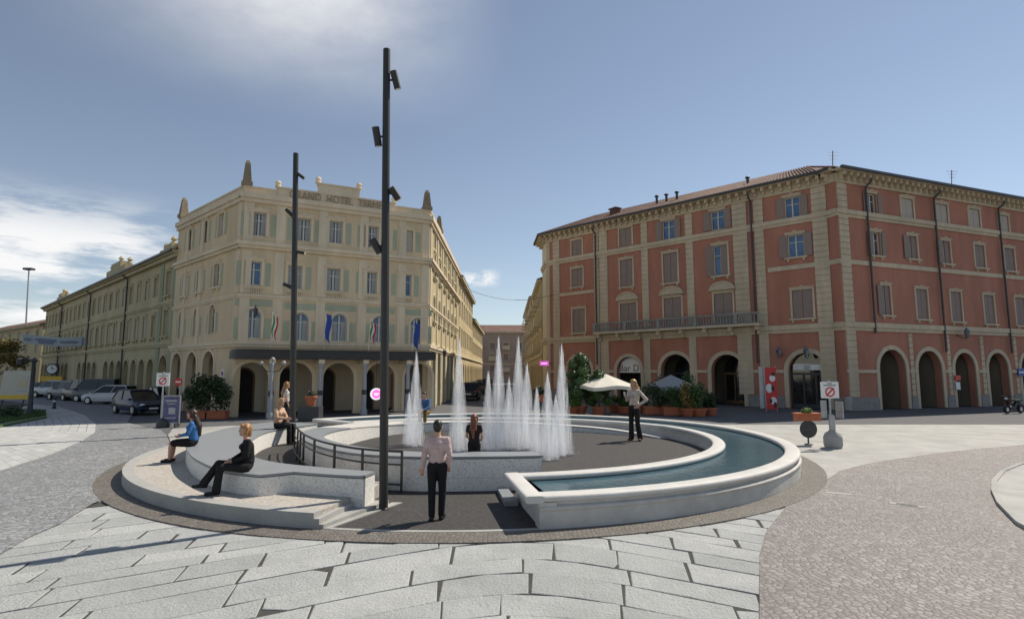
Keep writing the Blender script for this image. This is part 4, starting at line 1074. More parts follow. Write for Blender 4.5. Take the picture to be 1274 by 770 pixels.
for x0, x1 in ((1095, 1128), (1143, 1173), (1189, 1215), (1231, 1256), (1272, 1296), (1311, 1334)):
    sa, sb = RS.sx(x0, 480), RS.sx(x1, 480); sarch.append((sa, sb)); garch.append(arch_poly(sa, sb, 0, zsp - .2, (sb - sa) / 2)); archivolt(av, RS, sa, sb, .02, zsp - .2, .3, .08)
facade(red, RS, 0, RS.L, 0, ZR, holes, M['red'], .5, garch)
facade(red, RK, 0, RK.L, 0, ZR, [], M['yellow_trim'], .4)
av.build('archivolt', T, red)
# pilasters
P_ = lambda w, x0, x1, z0=.9, z1=None, d=.1: pilaster(red, w, w.sx(x0, 380), w.sx(x1, 380), z0, z1 or ZR - .7, T, d)
for x0, x1 in ((689, 697), (740.5, 746), (747, 757), (800, 808), (856, 865), (916, 934), (943, 955), (1017, 1036)): P_(RF, x0, x1)
pilaster(red, RF, .02, .5, .9, ZR - .7, T); pilaster(red, CH, .0, .02, .9, ZR - .7, T)
P_(RS, 1049.5, 1061)
for sa, sb in sarch[1:]: pilaster(red, RS, sa - .72, sa - .36, .9, zb1 - .4, T, .05)
# bands
def rb(z, h, d, name='string_course'):
    b = MB()
    for w, e0, e1 in ((RF, 0, d * .3), (CH, -d * .3, d * .3), (RS, -d * .3, 0), (RK, 0, 0)):
        b.wbox(w, e0, w.L + e1, -.06, d, z, z + h); b.wbox(w, e0, w.L + e1, -.06, d * .55, z - h * .7, z - .003)
    return b.build(name, T, red)
rb(zb3 - .1, .3, .2); rb(zb1 - .12, .34, .22); 
b = MB()
for w, s0, s1 in ((RF, RF.sx(956, 340), RF.L), (CH, 0, CH.L), (RS, 0, RS.L)): b.wbox(w, s0, s1, -.03, .09, zb2 - .16, zb2 + .16)
b.wbox(RF, RF.sx(697, 370), RF.sx(740, 370), -.03, .09, RF.zx(715, 365) - .14, RF.zx(715, 365) + .14); b.build('string_course', T, red)
b = MB()
for w in (RF, CH, RS): b.wbox(w, 0, w.L, -.03, .13, ZR - .75, ZR - .1)
b.build('frieze', T, red)
for w in (RF, CH, RS, RK): brackets(red, w, 0, w.L, ZR - .1, .72, T, .62, .2, .5)
b = MB()
for w in (RF, CH, RS, RK): b.wbox(w, -.3, w.L + .3, -.1, .8, ZR - .1, ZR + .06)
b.build('eaves_soffit', T, red)
b = MB()
for w in (RF, CH, RS, RK): b.wbox(w, -.32, w.L + .32, .78, .96, ZR - .06, ZR + .12)
b.build('gutter', M['iron'], red)
# plinth and impost band on piers
b = Panels()
def piers(w, arcs):
    edges = [0] + [e for sa, sb in arcs for e in (sa - .31, sb + .31)] + [w.L]
    for i in range(0, len(edges), 2):
        if edges[i + 1] - edges[i] > .1: yield edges[i], edges[i + 1]
for w, arcs in ((RF, farch), (RS, sarch), (CH, [])):
    for a, c in piers(w, arcs): b.wbox(w, a, c, -.03, .14, 0, .85)
b.build('plinth', M['plinth'], red)
b = Panels()
for w, arcs in ((RF, farch), (RS, sarch)):
    for a, c in piers(w, arcs): b.wbox(w, a, c, -.03, .12, zsp - .5, zsp - .28)
b.build('impost_band', T, red)
# roof: hipped, sheathed in ribbed tiles
def meet(w1, w2, d, z):
    p1, p2 = Vector(w1.pt(0, d, 0)), Vector(w2.pt(0, d, 0)); u, v = w1.u, w2.u; dd = p2 - p1
    t = (dd.x * v.y - dd.y * v.x) / (u.x * v.y - u.y * v.x); q = p1 + u * t; return Vector((q.x, q.y, z))
def ridgepts(d, z): return [Vector(RK.pt(0, d, z)), meet(RK, RF, d, z), meet(RF, RS, d, z), meet(RF, RS, d, z) + Vector((.05, 0, 0)), Vector(RS.pt(RS.L, d, z))]
def rowpts(d, z): return [RK.pt(0, d, z), (lambda p: p)(Vector(RK.pt(RK.L, d, z)) * .5 + Vector(RF.pt(0, d, z)) * .5), Vector(RF.pt(RF.L, d, z)) * .5 + Vector(CH.pt(0, d, z)) * .5, Vector(CH.pt(CH.L, d, z)) * .5 + Vector(RS.pt(0, d, z)) * .5, RS.pt(RS.L, d, z)]
lo_, hi_ = rowpts(.86, ZR + .1), ridgepts(-5.5, ZR + 2.75)
b = MB(); b.add(lo_ + hi_, [(i, i + 1, i + 6, i + 5) for i in range(4)])
back = ridgepts(-11, ZR); b.add(hi_ + back, [(i, i + 1, i + 6, i + 5) for i in range(4)])
for w, i in ((RF, 1), (RS, 3)):
    a0, a1, c0, c1 = Vector(lo_[i]), Vector(lo_[i + 1]), Vector(hi_[i]), Vector(hi_[i + 1]); n = int((a1 - a0).length / .24)
    for k in range(n + 1):
        t = k / n; b.tube([lerp(a0, a1, t) + Vector((0, 0, .03)), lerp(c0, c1, t) + Vector((0, 0, .03))], .07, 5)
roof = b.build('roof', M['roof'], red)
for x, y in ((765, 262), (817, 245), (829, 243), (842, 240), (930, 222)):
    Y = RF.pt(RF.sx(x, 260), -3, 0)[1]; X_, Y_, Z_ = gy(x, y, Y); b = MB()
    if x == 765: b.box((X_, Y_, Z_ - .5), (.6, .8, 1.2), .6); b.box((X_, Y_, Z_ + .15), (.8, 1, .12), .6)
    else: b.tube([(X_, Y_, Z_ - 1.4), (X_, Y_, Z_)], .11, 8); b.lathe([(.2, 0), (.2, .08), (.03, .2)], (X_, Y_, Z_), 8)
    b.build('chimney', M['roof'] if x == 765 else M['iron'], roof)
for x, y0, y1 in ((1036, 207, 188), (1184, 228, 212)):
    w = RS if x > 1050 else CH; Y = w.pt(w.sx(x, 300), -2.5, 0)[1]; p0, p1 = gy(x, y0 + 8, Y), gy(x, y1, Y); b = MB(); b.tube([p0, p1], .03, 6)
    for k in range(3): z = p1[2] - .1 - .25 * k; b.tube([(p1[0] - .45 + .1 * k, p1[1], z), (p1[0] + .45 - .1 * k, p1[1], z)], .015, 5)
    b.build('antenna', M['iron'], roof)
# downpipes
for w, x, yb in ((RF, 743.5, 470), (RF, 941.5, 470)): pipe(red, w, w.sx(x, 400), 3.2, ZR - 1.1, .2, (0, .5))
for x in (1081, 1166, 1246): pipe(red, RS, RS.sx(x, 340), 4.0 if x > 1100 else zb1 - .5, ZR - 1.1, .2, (0, .5))
# balcony
s0, s1 = RF.sx(746, 405), RF.sx(951, 400); zf = zb1 + .25
b = MB(); b.wbox(RF, s0, s1, .0, 1.05, zf, zf + .16); bal = b.build('balcony', T, red)
b = MB(); b.wbox(RF, s0, s1, .9, 1.06, zf + .88, zf + 1.0); b.wbox(RF, s0, s1, .92, 1.03, zf + .161, zf + .25)
n = int((s1 - s0) / .23)
for k in range(n):
    s = s0 + (k + .5) * (s1 - s0) / n
    if k % 14 == 0: b.wbox(RF, s - .14, s + .14, .89, 1.07, zf + .165, zf + .875)
    else: b.lathe([(.04, .25), (.075, .38), (.04, .6), (.05, .88)], RF.pt(s, .975, zf), 7)
b.build('balustrade', M['plinth'], bal)
b = Panels()
for k in range(8): s = s0 + .3 + k * (s1 - s0 - .6) / 7; b.wbox(RF, s - .14, s + .14, .02, .8, zf - .3, zf - .003); b.wbox(RF, s - .12, s + .12, .02, .45, zf - .6, zf - .303)
b.build('balcony_bracket', T, bal)
# core and arcade interior
def off_foot(d): return [RK.pt(0, -d, 0)[:2], RF.pt(d * .6, -d, 0)[:2], RF.pt(RF.L - d * .3, -d, 0)[:2], RS.pt(d * .3, -d, 0)[:2], RS.pt(RS.L, -d, 0)[:2], RS.pt(RS.L, -14, 0)[:2], (14, 72), (5, 70)]
b = MB(); b.prism(off_foot(.52), zb1 - .3, ZR); b.build('core', M['dark'], red)
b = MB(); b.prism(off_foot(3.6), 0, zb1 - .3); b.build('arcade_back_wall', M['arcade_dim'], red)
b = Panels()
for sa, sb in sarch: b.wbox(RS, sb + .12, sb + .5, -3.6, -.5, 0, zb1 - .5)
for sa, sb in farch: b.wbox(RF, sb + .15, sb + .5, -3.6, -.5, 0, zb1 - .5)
b.build('added_cross_wall', M['arcade_dim'], red)  # walls added behind the piers to keep sky light out of the arcade
# shopfronts behind the front arches
RB = Wall(RF.pt(0, -2.2, 0)[:2], RF.pt(RF.L, -2.2, 0)[:2])
for i, (sa, sb) in enumerate(farch):
    w = Wall(RF.pt(0, -.42 if i == 4 else -2.4, 0)[:2], RF.pt(RF.L, -.42 if i == 4 else -2.4, 0)[:2])
    b = MB(); pl = arch_poly(sa + .02, sb - .02, .05, zsp - .36, min((sb - sa) / 2, 2.2)); n = len(pl); b.add([w.pt(a, 0, c) for a, c in pl], [tuple(range(n))]); sh = b.build('shopfront', M['shop_glass'], red)
    b = MB(); m = M['wood'] if i == 3 else M['iron']
    for k in range(4): s = lerp(sa + .06, sb - .06, k / 3); b.wbox(w, s - .06, s + .06, .01, .09, .05, zsp - .5)
    b.wbox(w, sa, sb, .0, .11, 2.35, 2.5); b.wbox(w, sa, sb, .0, .1, zsp - .6, zsp - .48); b.wbox(w, sa, sb, .0, .12, .02, .3); b.build('shop_frame', m, sh)
sa, sb = farch[1]; w = Wall(RF.pt(0, -.3, 0)[:2], RF.pt(RF.L, -.3, 0)[:2])
b = MB(); pl = arch_poly(sa + .05, sb - .05, zsp - .5, zsp - .36, (sb - sa) / 2 - .05); n = len(pl); b.add([w.pt(a, 0, c) for a, c in pl] + [w.pt(a, -.06, c) for a, c in pl], [tuple(range(n))] + [(i, (i + 1) % n, (i + 1) % n + n, i + n) for i in range(n)])
bs = b.build('bar_sign', M['white'], red)
def text(body, w, s, z, d, size, mat, parent, name='lettering', xs=1.0):
    cu = bpy.data.curves.new(name, 'FONT'); cu.body = body; cu.size = size; cu.extrude = .008; cu.align_x = 'CENTER'; cu.materials.append(mat)
    o = bpy.data.objects.new(name, cu); COL.objects.link(o); o.parent = parent
    r_ = parent
    while r_.parent: r_ = r_.parent
    o.location = local_of(w, r_, s, z, d); o.rotation_euler = (R(90), 0, w.rz); o.scale = (xs, 1, 1); return o
text('Bar D', w, (sa + sb) / 2 - .15, zsp - .38, .02, .85, M['wood'], bs)
sa, sb = farch[4]; w = Wall(RF.pt(0, -.3, 0)[:2], RF.pt(RF.L, -.3, 0)[:2])
b = MB(); b.wbox(w, sa + .3, sa + 1.4, 0, .06, zsp - .3, zsp + .15); b.wbox(w, sb - 2.3, sb - .2, 0, .06, zsp - .3, zsp + .1); b.build('shop_sign', M['white'], red)
# ================================================================== STREET FURNITURE, CARS, PLANTS
def at_wall(w, x, y, off): s, z = w.px(x, y, off); return s, z
# --- flags on the hotel canopy
def flag(x, y0, y1, cols, label):
    s, zt = F.px(x, y0, 1.2); _, zb = F.px(x, y1, 1.2); p = F.pt(s, 1.2, zc1 + .05)
    o = thing('hanging_flag', label, 'flag', p, 'flags above the hotel canopy')
    b = MB(); b.tube([p, F.pt(s + .02, 1.5, zt + .12)], .022, 8); b.ball(F.pt(s + .02, 1.5, zt + .14), .04, 8, 5); b.build('pole', M['frame'], o, True)
    n = len(cols); H_ = zt - zb
    for k, c in enumerate(cols):
        b = MB(); vs = []; m = 9
        for i in range(m + 1):
            z = zt - H_ * i / m
            for q in (0, .5, 1):
                u = (k + q) / n; wv = .05 * math.sin(i * 1.1 + u * 7) + .03 * math.sin(u * 14); wid = .36 * (1 - .25 * math.sin(i / m * 2.5))
                v = Vector(F.pt(s + .04 + u * wid * .75 + .05 * math.sin(i * .7), 1.5 + wv + u * .25, z - u * .35 * (1 if i > 0 else .3))); vs.append(v)
        b.add(vs, [(3 * i + j, 3 * i + j + 1, 3 * i + j + 4, 3 * i + j + 3) for i in range(m) for j in range(2)])
        b.build('cloth', c, o, True)
    return o
G, Wt, Rd, Bl = M['green_flag'], M['white_cloth'], M['red_flag'], M['blue_cloth']
flag(338, 393, 418, [G, Wt, Rd], 'green white and red flag hanging at the left above the canopy')
flag(404, 391, 421, [Bl], 'plain dark blue flag hanging above the middle of the canopy')
flag(459, 401, 422, [G, Wt, Rd], 'green white and red flag hanging behind the near black pole')
flag(513, 402, 430, [Bl], 'dark blue flag at the right end of the canopy')
s, z = F.px(318, 384, .5); p = F.pt(s, .05, z)
o = thing('wall_lantern', 'small dark bracket lantern high on the left of the hotel front', 'wall lamp', p)
b = MB(); b.tube([p, F.pt(s, .45, z + .2), F.pt(s, .6, z + .05)], .03, 6); b.build('arm', M['iron'], o); b = MB(); b.lathe([(.05, .0), (.14, -.08), (.1, -.42), (.03, -.48)], F.pt(s, .6, z + .05), 8); b.build('lantern', M['iron'], o)
# --- lamp with two globes in front of the hotel
p = gz(336, 521); o = thing('twin_globe_lamp', 'grey white street lamp with pale globe heads before the hotel arcade', 'street lamp', (*p, 0))
b = MB(); b.lathe([(.18, 0), (.18, .3), (.11, .4), (.075, .9), (.05, 2.9), (.07, 3.0), (.03, 3.1)], (*p, 0), 12); b.build('post', M['column'], o, True)
for dx_ in (-.62, 0, .62):
    b = MB(); zt = 2.95 if dx_ else 3.15
    b.tube([(p[0], p[1], 2.6), (p[0] + dx_ * .6, p[1], 2.62 if dx_ else 2.9), (p[0] + dx_, p[1], zt)], .025, 6); a_ = b.build('arm', M['iron'], o)
    b = MB(); b.ball((p[0] + dx_, p[1], zt + .12), .12, 12, 8); b.build('globe', M['column'], a_, True)
# --- round pink sign on the hotel
s, z = F.px(468, 490, 1.6); p = F.pt(s, 1.6, z); o = thing('round_sign', 'round glowing pink sign with a white rim under the hotel canopy', 'sign', p)
b = MB(); b.tube([F.pt(s, 1.55, z), F.pt(s, 1.66, z)], .36, 28); b.build('rim', M['white_glow'], o, True); b = MB(); b.tube([F.pt(s, 1.6, z), F.pt(s, 1.68, z)], .27, 28); b.build('face', M['pink_glow'], o, True)
b = MB(); b.wbox(F, s - .17, s + .17, 1.67, 1.69, z - .03, z + .06); b.wbox(F, s - .1, s + .08, 1.67, 1.691, z - .1, z - .05); b.build('marks', M['white_glow'], o)
b = MB(); b.tube([F.pt(s, 1.6, z + .36), F.pt(s, 1.6, zc0)], .015, 6); b.build('hanger', M['iron'], o)
# --- hedge in planters before the hotel corner
def leaves(b, c, r, n, size, rg, flat=1.0):
    for i in range(n):
        u = Vector((rg.gauss(0, 1), rg.gauss(0, 1), rg.gauss(0, 1))).normalized(); k = rg.random() ** .45
        p = Vector(c) + Vector((u.x * r[0], u.y * r[1], u.z * r[2])) * k
        a = Vector((rg.uniform(-1, 1), rg.uniform(-1, 1), rg.uniform(-1, 1))).normalized(); d = a.cross(u if abs(a.dot(u)) < .9 else Vector((0, 0, 1))).normalized(); e = a.cross(d) * .55
        s_ = size * rg.uniform(.6, 1.3)
        b.add([p - d * s_, p + e * s_, p + d * s_, p - e * s_], [(0, 1, 2, 3)])
def pot(o, x, y, r, h, mat=None, z=0):
    b = MB(); b.lathe([(r * .72, 0), (r * .98, h * .82), (r * 1.08, h * .83), (r * 1.08, h), (r * .92, h), (r * .9, h * .9)], (x, y, z), 16); b.build('pot', mat or M['terracotta'], o, True)
    b = MB(); b.lathe([(r * .89, h * .88), (r * .1, h * .9)], (x, y, z), 12); b.build('soil', M['soil'], o)
rg = random.Random(3)
for k, (x, y, lab) in enumerate([(246, 521, 'left bushy dark shrub in a terracotta trough before the hotel corner'), (271, 521, 'right bushy dark shrub in a terracotta trough before the hotel corner')]):
    p = gz(x, y); o = thing('potted_shrub', lab, 'potted plant', (*p, 0), 'shrubs by the hotel corner')
    b = MB(); b.box((p[0], p[1], .22), (1.0, .5, .42)); b.box((p[0], p[1], .42), (1.08, .58, .06)); b.build('trough', M['terracotta'], o)
    b = MB()
    for j in range(9): leaves(b, (p[0] + rg.uniform(-.4, .4), p[1] + rg.uniform(-.25, .25), rg.uniform(.7, 2.2)), (.5, .4, .45), 260, .07, rg)
    b.build('foliage', M['leaf_dark'], o)
    b = MB()
    for j in range(4): b.tube([(p[0] + .2 * j - .3, p[1], .4), (p[0] + .25 * j - .35, p[1], 1.6)], .02, 5)
    b.build('stem', M['bark'], o)
# --- signs
def disc(b, c, r, n=28, y0=0, y1=.015): b.tube([(c[0], c[1] + y0, c[2]), (c[0], c[1] - y1, c[2])], r, n)
def ring_(b, c, ro, ri, y, n=32):
    vs = [(c[0] + r * math.cos(2 * math.pi * k / n), y, c[2] + r * math.sin(2 * math.pi * k / n)) for r in (ro, ri) for k in range(n)]
    vs += [(x, y2 + .008, z) for x, y2, z in vs]
    b.add(vs, [(k, (k + 1) % n, n + (k + 1) % n, n + k) for k in range(n)])
def no_stop_sign(px, py, w_, h_, pole_to, label, base=None, name='no_stopping_sign'):
    p = base or gz(px, pole_to); c = gy(px, py, p[1]); o = thing(name, label, 'sign', (*p, 0))
    x, y, z = c[0], p[1], c[2]
    b = MB(); b.tube([(x, y + .03, 0), (x, y + .03, z + h_ * .6)], .035, 10); b.build('post', M['steel'], o, True)
    b = MB(); b.box((x, y - .01, z), (w_, .025, h_)); pl = b.build('plate', M['white'], o)
    zc = z - h_ * .12; r_ = h_ * .30
    b = MB(); ring_(b, (x, y, zc), r_, r_ * .70, y - .026); ca = R(45)
    v = Vector((math.cos(ca), 0, math.sin(ca))); n_ = Vector((-v.z, 0, v.x)) * r_ * .16; cc_ = Vector((x, y - .027, zc)); e = v * r_ * 1.15
    b.add([cc_ - e - n_, cc_ + e - n_, cc_ + e + n_, cc_ - e + n_], [(0, 1, 2, 3)]); b.build('red_symbol', M['red_paint'], pl)
    b = MB()
    for k, (wf) in enumerate((.25, .7)): b.box((x, y - .024, z + h_ * (.40 - .12 * k)), (w_ * wf, .006, h_ * .05))
    b.build('small_print', M['iron'], pl)
    return o, p, z
o, p, z = no_stop_sign(203, 472, .62, .62, 531, 'white no stopping sign on a thin post left of the advertising board')
b = MB(); b.lathe([(.3, 0), (.3, .12), (.26, .3), (.1, .42), (.05, .45)], (p[0], p[1], 0), 12); b.build('base', M['iron'], o, True)
o, p, z = no_stop_sign(1032, 485, .62, .56, 558, 'white no stopping sign on a post set in a stone bollard at the right', base=gz(1037, 557))
b = MB(); b.lathe([(.26, 0), (.30, .12), (.30, .36), (.24, .5), (.14, .56), (.11, .6)], (p[0], p[1] - .0, 0), 18); b.build('stone_base', M['concrete'], o, True)
b = MB(); b.tube([(p[0] + .02, p[1] + .03, .5), (p[0] + .02, p[1] + .03, 1.1)], .10, 12); b.build('sleeve', M['steel'], o, True)
b = MB(); b.box((p[0] + .30, p[1] + .02, 1.28), (.05, .3, .56), .25); b.build('side_plate', M['steel'], o); b = MB(); b.box((p[0] - .2, p[1] + .1, 1.3), (.2, .03, .6)); b.build('side_plate', M['steel'], o)
# no entry
p = gz(222, 521); c = gy(222, 475, p[1]); o = thing('no_entry_sign', 'round red no entry sign with white bar near the hotel arcade', 'sign', (*p, 0))
b = MB(); b.tube([(p[0], p[1] + .03, 0), (p[0], p[1] + .03, c[2] + .3)], .03, 8); b.build('post', M['steel'], o)
b = MB(); disc(b, c, .22); d_ = b.build('disc', M['red_paint'], o); b = MB(); b.box((c[0], c[1] - .02, c[2]), (.3, .01, .08)); b.build('white_bar', M['white'], d_)
s, z = FL.px(275, 464, .1); p = FL.pt(s, .02, z); o = thing('parking_sign', 'small square sign with red ring on the hotel corner wall', 'sign', p)
b = MB(); b.wbox(FL, s - .22, s + .22, .0, .03, z - .22, z + .22); b.build('plate', M['white'], o)
b = MB(); b.tube([FL.pt(s, .028, z - .02), FL.pt(s, .04, z - .02)], .15, 20); b.build('ring', M['red_paint'], o); b = MB(); b.tube([FL.pt(s, .036, z - .02), FL.pt(s, .046, z - .02)], .1, 20); b.build('centre', M['blue_paint'], o)
# advertising board
M['poster_purple'] = plain('purple_poster', (.10, .09, .2), .5, var=.5, scale=5)
p = gz(212, 531); o = thing('advertising_board', 'purple poster in a grey frame on small feet beside the parking road', 'advertising board', (*p, 0))
b = MB(); b.box((p[0], p[1], .82), (.78, .06, 1.3), .1); fr = b.build('frame', M['steel'], o); b = MB(); b.box((p[0] - .004, p[1] - .035, .82), (.7, .02, 1.2), .1); b.build('poster', M['poster_purple'], fr)
b = MB(); b.box((p[0] - .005, p[1] - .048, 1.22), (.5, .008, .07), .1); b.box((p[0] - .005, p[1] - .048, 1.08), (.36, .008, .04), .1); b.box((p[0] - .005, p[1] - .048, .42), (.5, .008, .05), .1); b.box((p[0] + .05, p[1] - .048, .75), (.3, .008, .3), .1); b.build('print', M['curtain'], fr)
for dx_ in (-.3, .3): b = MB(); b.box((p[0] + dx_, p[1], .09), (.06, .45, .18), .1); b.build('foot', M['iron'], o)
# billboard on the left lawn
p = gz(14, 516); x, y = p; M['poster_cream'] = plain('cream_poster', (.55, .52, .44), .6, var=.08)
o = thing('billboard', 'cream billboard with a photo and orange strip leaning on the left lawn', 'billboard', (x, y, .1))
za, zb = gy(14, 497, y)[2], gy(14, 461, y)[2]; wd = gy(31, 480, y)[0] - gy(-6, 480, y)[0]
mt = lambda dx_, z: (x + dx_ + (z - za) * .12, y, z)
def slant(b, x0, x1, z0, z1, d0, d1):
    vs = [(mt(a, z)[0], y + d, z) for a in (x0, x1) for d in (d0, d1) for z in (z0, z1)]
    b.add(vs, [(0, 1, 3, 2), (4, 6, 7, 5), (0, 4, 5, 1), (2, 3, 7, 6), (0, 2, 6, 4), (1, 5, 7, 3)])
b = MB(); slant(b, -wd / 2, wd / 2, za, zb, 0, .1); pn = b.build('panel', M['poster_cream'], o)
b = MB(); slant(b, -wd / 2 + .02, wd / 2 - .02, za + .03, za + .28, -.02, 0); b.build('orange_strip', M['gold'], pn)
b = MB(); slant(b, wd * .08, wd * .36, za + (zb - za) * .42, za + (zb - za) * .7, -.02, 0); b.build('picture', M['arcade'], pn)
b = MB(); slant(b, wd * .06, wd * .38, za + (zb - za) * .3, za + (zb - za) * .36, -.02, 0); slant(b, wd * .1, wd * .36, za + (zb - za) * .74, za + (zb - za) * .8, -.02, 0); b.build('print', M['steel'], pn)
for dx_ in (-.35 * wd, .35 * wd): b = MB(); b.tube([(x + dx_ - .2, y + .06, .1), (mt(dx_, za + .1)[0], y + .06, za + .1)], .04, 6); b.build('leg', M['iron'], o)
for q, (xx, yy, lab) in enumerate([(13, 523, 'dark round shrub under the cream billboard')]):
    p = gz(xx, yy); o = thing('round_shrub', lab, 'shrub', (*p, .1)); b = MB(); leaves(b, (p[0], p[1], .45), (.5, .4, .38), 700, .05, rg); b.build('foliage', M['leaf_dark'], o); b = MB(); b.tube([(*p, .1), (*p, .4)], .04, 6); b.build('stem', M['bark'], o)
# dark street lamp post right of the billboard
p = gz(36, 519); o = thing('dark_lamp_post', 'dark iron lamp post with a short arm right of the cream billboard', 'lamp post', (*p, 0))
zt = gy(36, 447, p[1])[2]
b = MB(); b.lathe([(.24, 0), (.24, .35), (.14, .5), (.11, 1.6), (.09, zt - .2), (.16, zt - .1), (.12, zt), (.02, zt + .1)], (*p, 0), 12); b.build('post', M['iron'], o, True)
b = MB(); b.tube([(p[0], p[1], zt - .2), (p[0] - .5, p[1], zt + .1), (p[0] - .8, p[1], zt)], .04, 6); b.build('arm', M['iron'], o); b = MB(); b.lathe([(.05, .1), (.2, 0), (.14, -.3), (.03, -.34)], (p[0] - .8, p[1], zt), 10); b.build('lantern', M['iron'], o)
# road sign on stub between left pavement and road
p = gz(67, 509); o = thing('short_bollard', 'short dark bollard at the tip of the left pavement', 'bollard', (*p, 0))
b = MB(); b.lathe([(.14, 0), (.14, .1), (.09, .2), (.09, .7), (.13, .75), (.1, .85), (.02, .92)], (*p, 0), 12); b.build('shaft', M['iron'], o, True); b = MB(); b.lathe([(.095, .5), (.098, .51), (.098, .6), (.095, .61)], (*p, 0), 12); b.build('band', M['white'], o, True)
# tall floodlight mast
Y = 85.; x, _, zt = gy(36, 336, Y); x0 = gy(30, 440, Y)[0]; o = thing('floodlight_mast', 'thin tall grey mast with a small lamp head far left above the roofs', 'lamp post', (x0, Y, 0))
b = MB(); b.tube([(x0 - .5, Y, 0), (x0, Y, 6), (x, Y, zt)], .16, 8, .09); b.build('mast', M['steel'], o, True); b = MB(); b.box((x, Y, zt + .15), (1.3, .8, .3)); b.build('lamp_head', M['iron'], o)
# banner across the left road
Y = 60.; a, c = gy(28, 421, Y), gy(115, 424, Y); o = thing('street_banner', 'long faded grey blue banner hung across the left road', 'banner', ((a[0] + c[0]) / 2, Y, a[2]))
M['banner'] = plain('faded_banner', (.36, .40, .42), .8, var=.1); M['banner_ink'] = plain('banner_print', (.16, .2, .27), .8)
b = MB(); vs = []; n = 16
for i in range(n + 1):
    t = i / n; sag = -.25 * math.sin(math.pi * t)
    for z in (.5, -.45): vs.append((lerp(a[0], c[0], t), Y + .1 * math.sin(t * 9), lerp(a[2], c[2], t) + sag + z))
b.add(vs, [(2 * i, 2 * i + 2, 2 * i + 3, 2 * i + 1) for i in range(n)]); cl_ = b.build('cloth', M['banner'], o, True)
b = MB()
for t0, t1, z in ((.04, .12, 0), (.2, .5, .1), (.24, .46, -.15), (.55, .78, 0), (.86, .98, .0)): b.add([(lerp(a[0], c[0], t), Y - .14, lerp(a[2], c[2], t) - .25 * math.sin(math.pi * t) + z + q) for t, q in ((t0, .12 if t1 < .8 else .4), (t1, .12 if t1 < .8 else .4), (t1, -.12 if t1 < .8 else -.4), (t0, -.12 if t1 < .8 else -.4))], [(0, 1, 2, 3)])
b.build('print', M['banner_ink'], cl_)
for s0, s1 in (((a[0], Y, a[2] + .5), (a[0] - 22, Y + 12, a[2] + 2)), ((c[0], Y, c[2] + .5), LW.pt(LW.sx(140, 420), .1, c[2] + 1.2))):
    b = MB(); b.tube([s0, s1], .03, 5); b.build('rope', M['iron'], o)
# wall clock over yellow sign
s, z = LW.px(75, 459, .5); p = LW.pt(s, .3, z); o = thing('street_clock', 'round white clock above a yellow sign on the far left facade', 'clock', p)
c = Vector(LW.pt(s, 1.2, z)); nv = Vector((.25, -1, 0)).normalized(); uv = Vector((-nv.y, nv.x, 0)); uv = uv if uv.x > 0 else -uv
b = MB(); b.tube([c - nv * .15, c + nv * .14], .62, 24); b.build('case', M['iron'], o, True); b = MB(); b.tube([c + nv * .13, c + nv * .17], .5, 24); b.build('dial', M['white'], o, True)
b = MB(); ra_ = math.atan2(uv.y, uv.x); b.box(c + nv * .19 + Vector((0, 0, .18)), (.06, .02, .4), ra_); b.box(c + nv * .19 + uv * .14, (.3, .022, .06), ra_); b.build('hands', M['black'], o)
b = MB(); b.box(c - Vector((0, 0, 1.1)), (2.1, .16, .55), ra_); b.build('yellow_sign', M['gold'], o); b = MB(); b.tube([c - Vector((0, 0, .6)), (c.x, c.y, 0)], .07, 8); b.build('post', M['iron'], o)
# --- trees
def tree(name, label, x, y, h, cr, mat, seed, cat='tree', tr=.16, nleaf=5200, base=.3):
    q = random.Random(seed); o = thing(name, label, cat, (x, y, 0)); b = MB(); b.tube([(x, y, -.1), (x + .1, y, h * .3), (x - .1, y + .1, h * .6), (x, y, h * .85)], tr, 8, tr * .3)
    tips = []
    for k in range(8):
        a = k * 2.4; z0 = h * q.uniform(base, .6); e = (x + cr * .7 * math.cos(a), y + cr * .7 * math.sin(a), min(h * .95, z0 + h * .25)); b.tube([(x, y, z0), ((x + e[0]) / 2, (y + e[1]) / 2, z0 + h * .08), e], tr * .4, 6, .02); tips.append(e)
    b.build('trunk', M['bark'], o, True); b = MB()
    for k in range(16):
        a = q.random() * 6.28; rr_ = cr * q.random() ** .5 * .8; c = (x + rr_ * math.cos(a), y + rr_ * math.sin(a), h * q.uniform(base + .1, .95)); r_ = cr * q.uniform(.22, .42); leaves(b, c, (r_, r_, r_ * .8), nleaf // 20, .16, q)
    for e in tips: leaves(b, e, (cr * .3, cr * .3, cr * .25), nleaf // 40, .16, q)
    b.build('crown', mat, o); return o
x, y = gz(-6, 491); tree('autumn_tree', 'yellow and green autumn tree behind the billboard at the left edge', x, y, 6.2, 3.0, M['leaf_gold'], 4)
x, y = gz(-40, 488); tree('autumn_tree', 'greener tree at the extreme left edge behind the yellow one', x - 4, y + 3, 6.5, 3.2, M['leaf'], 9)

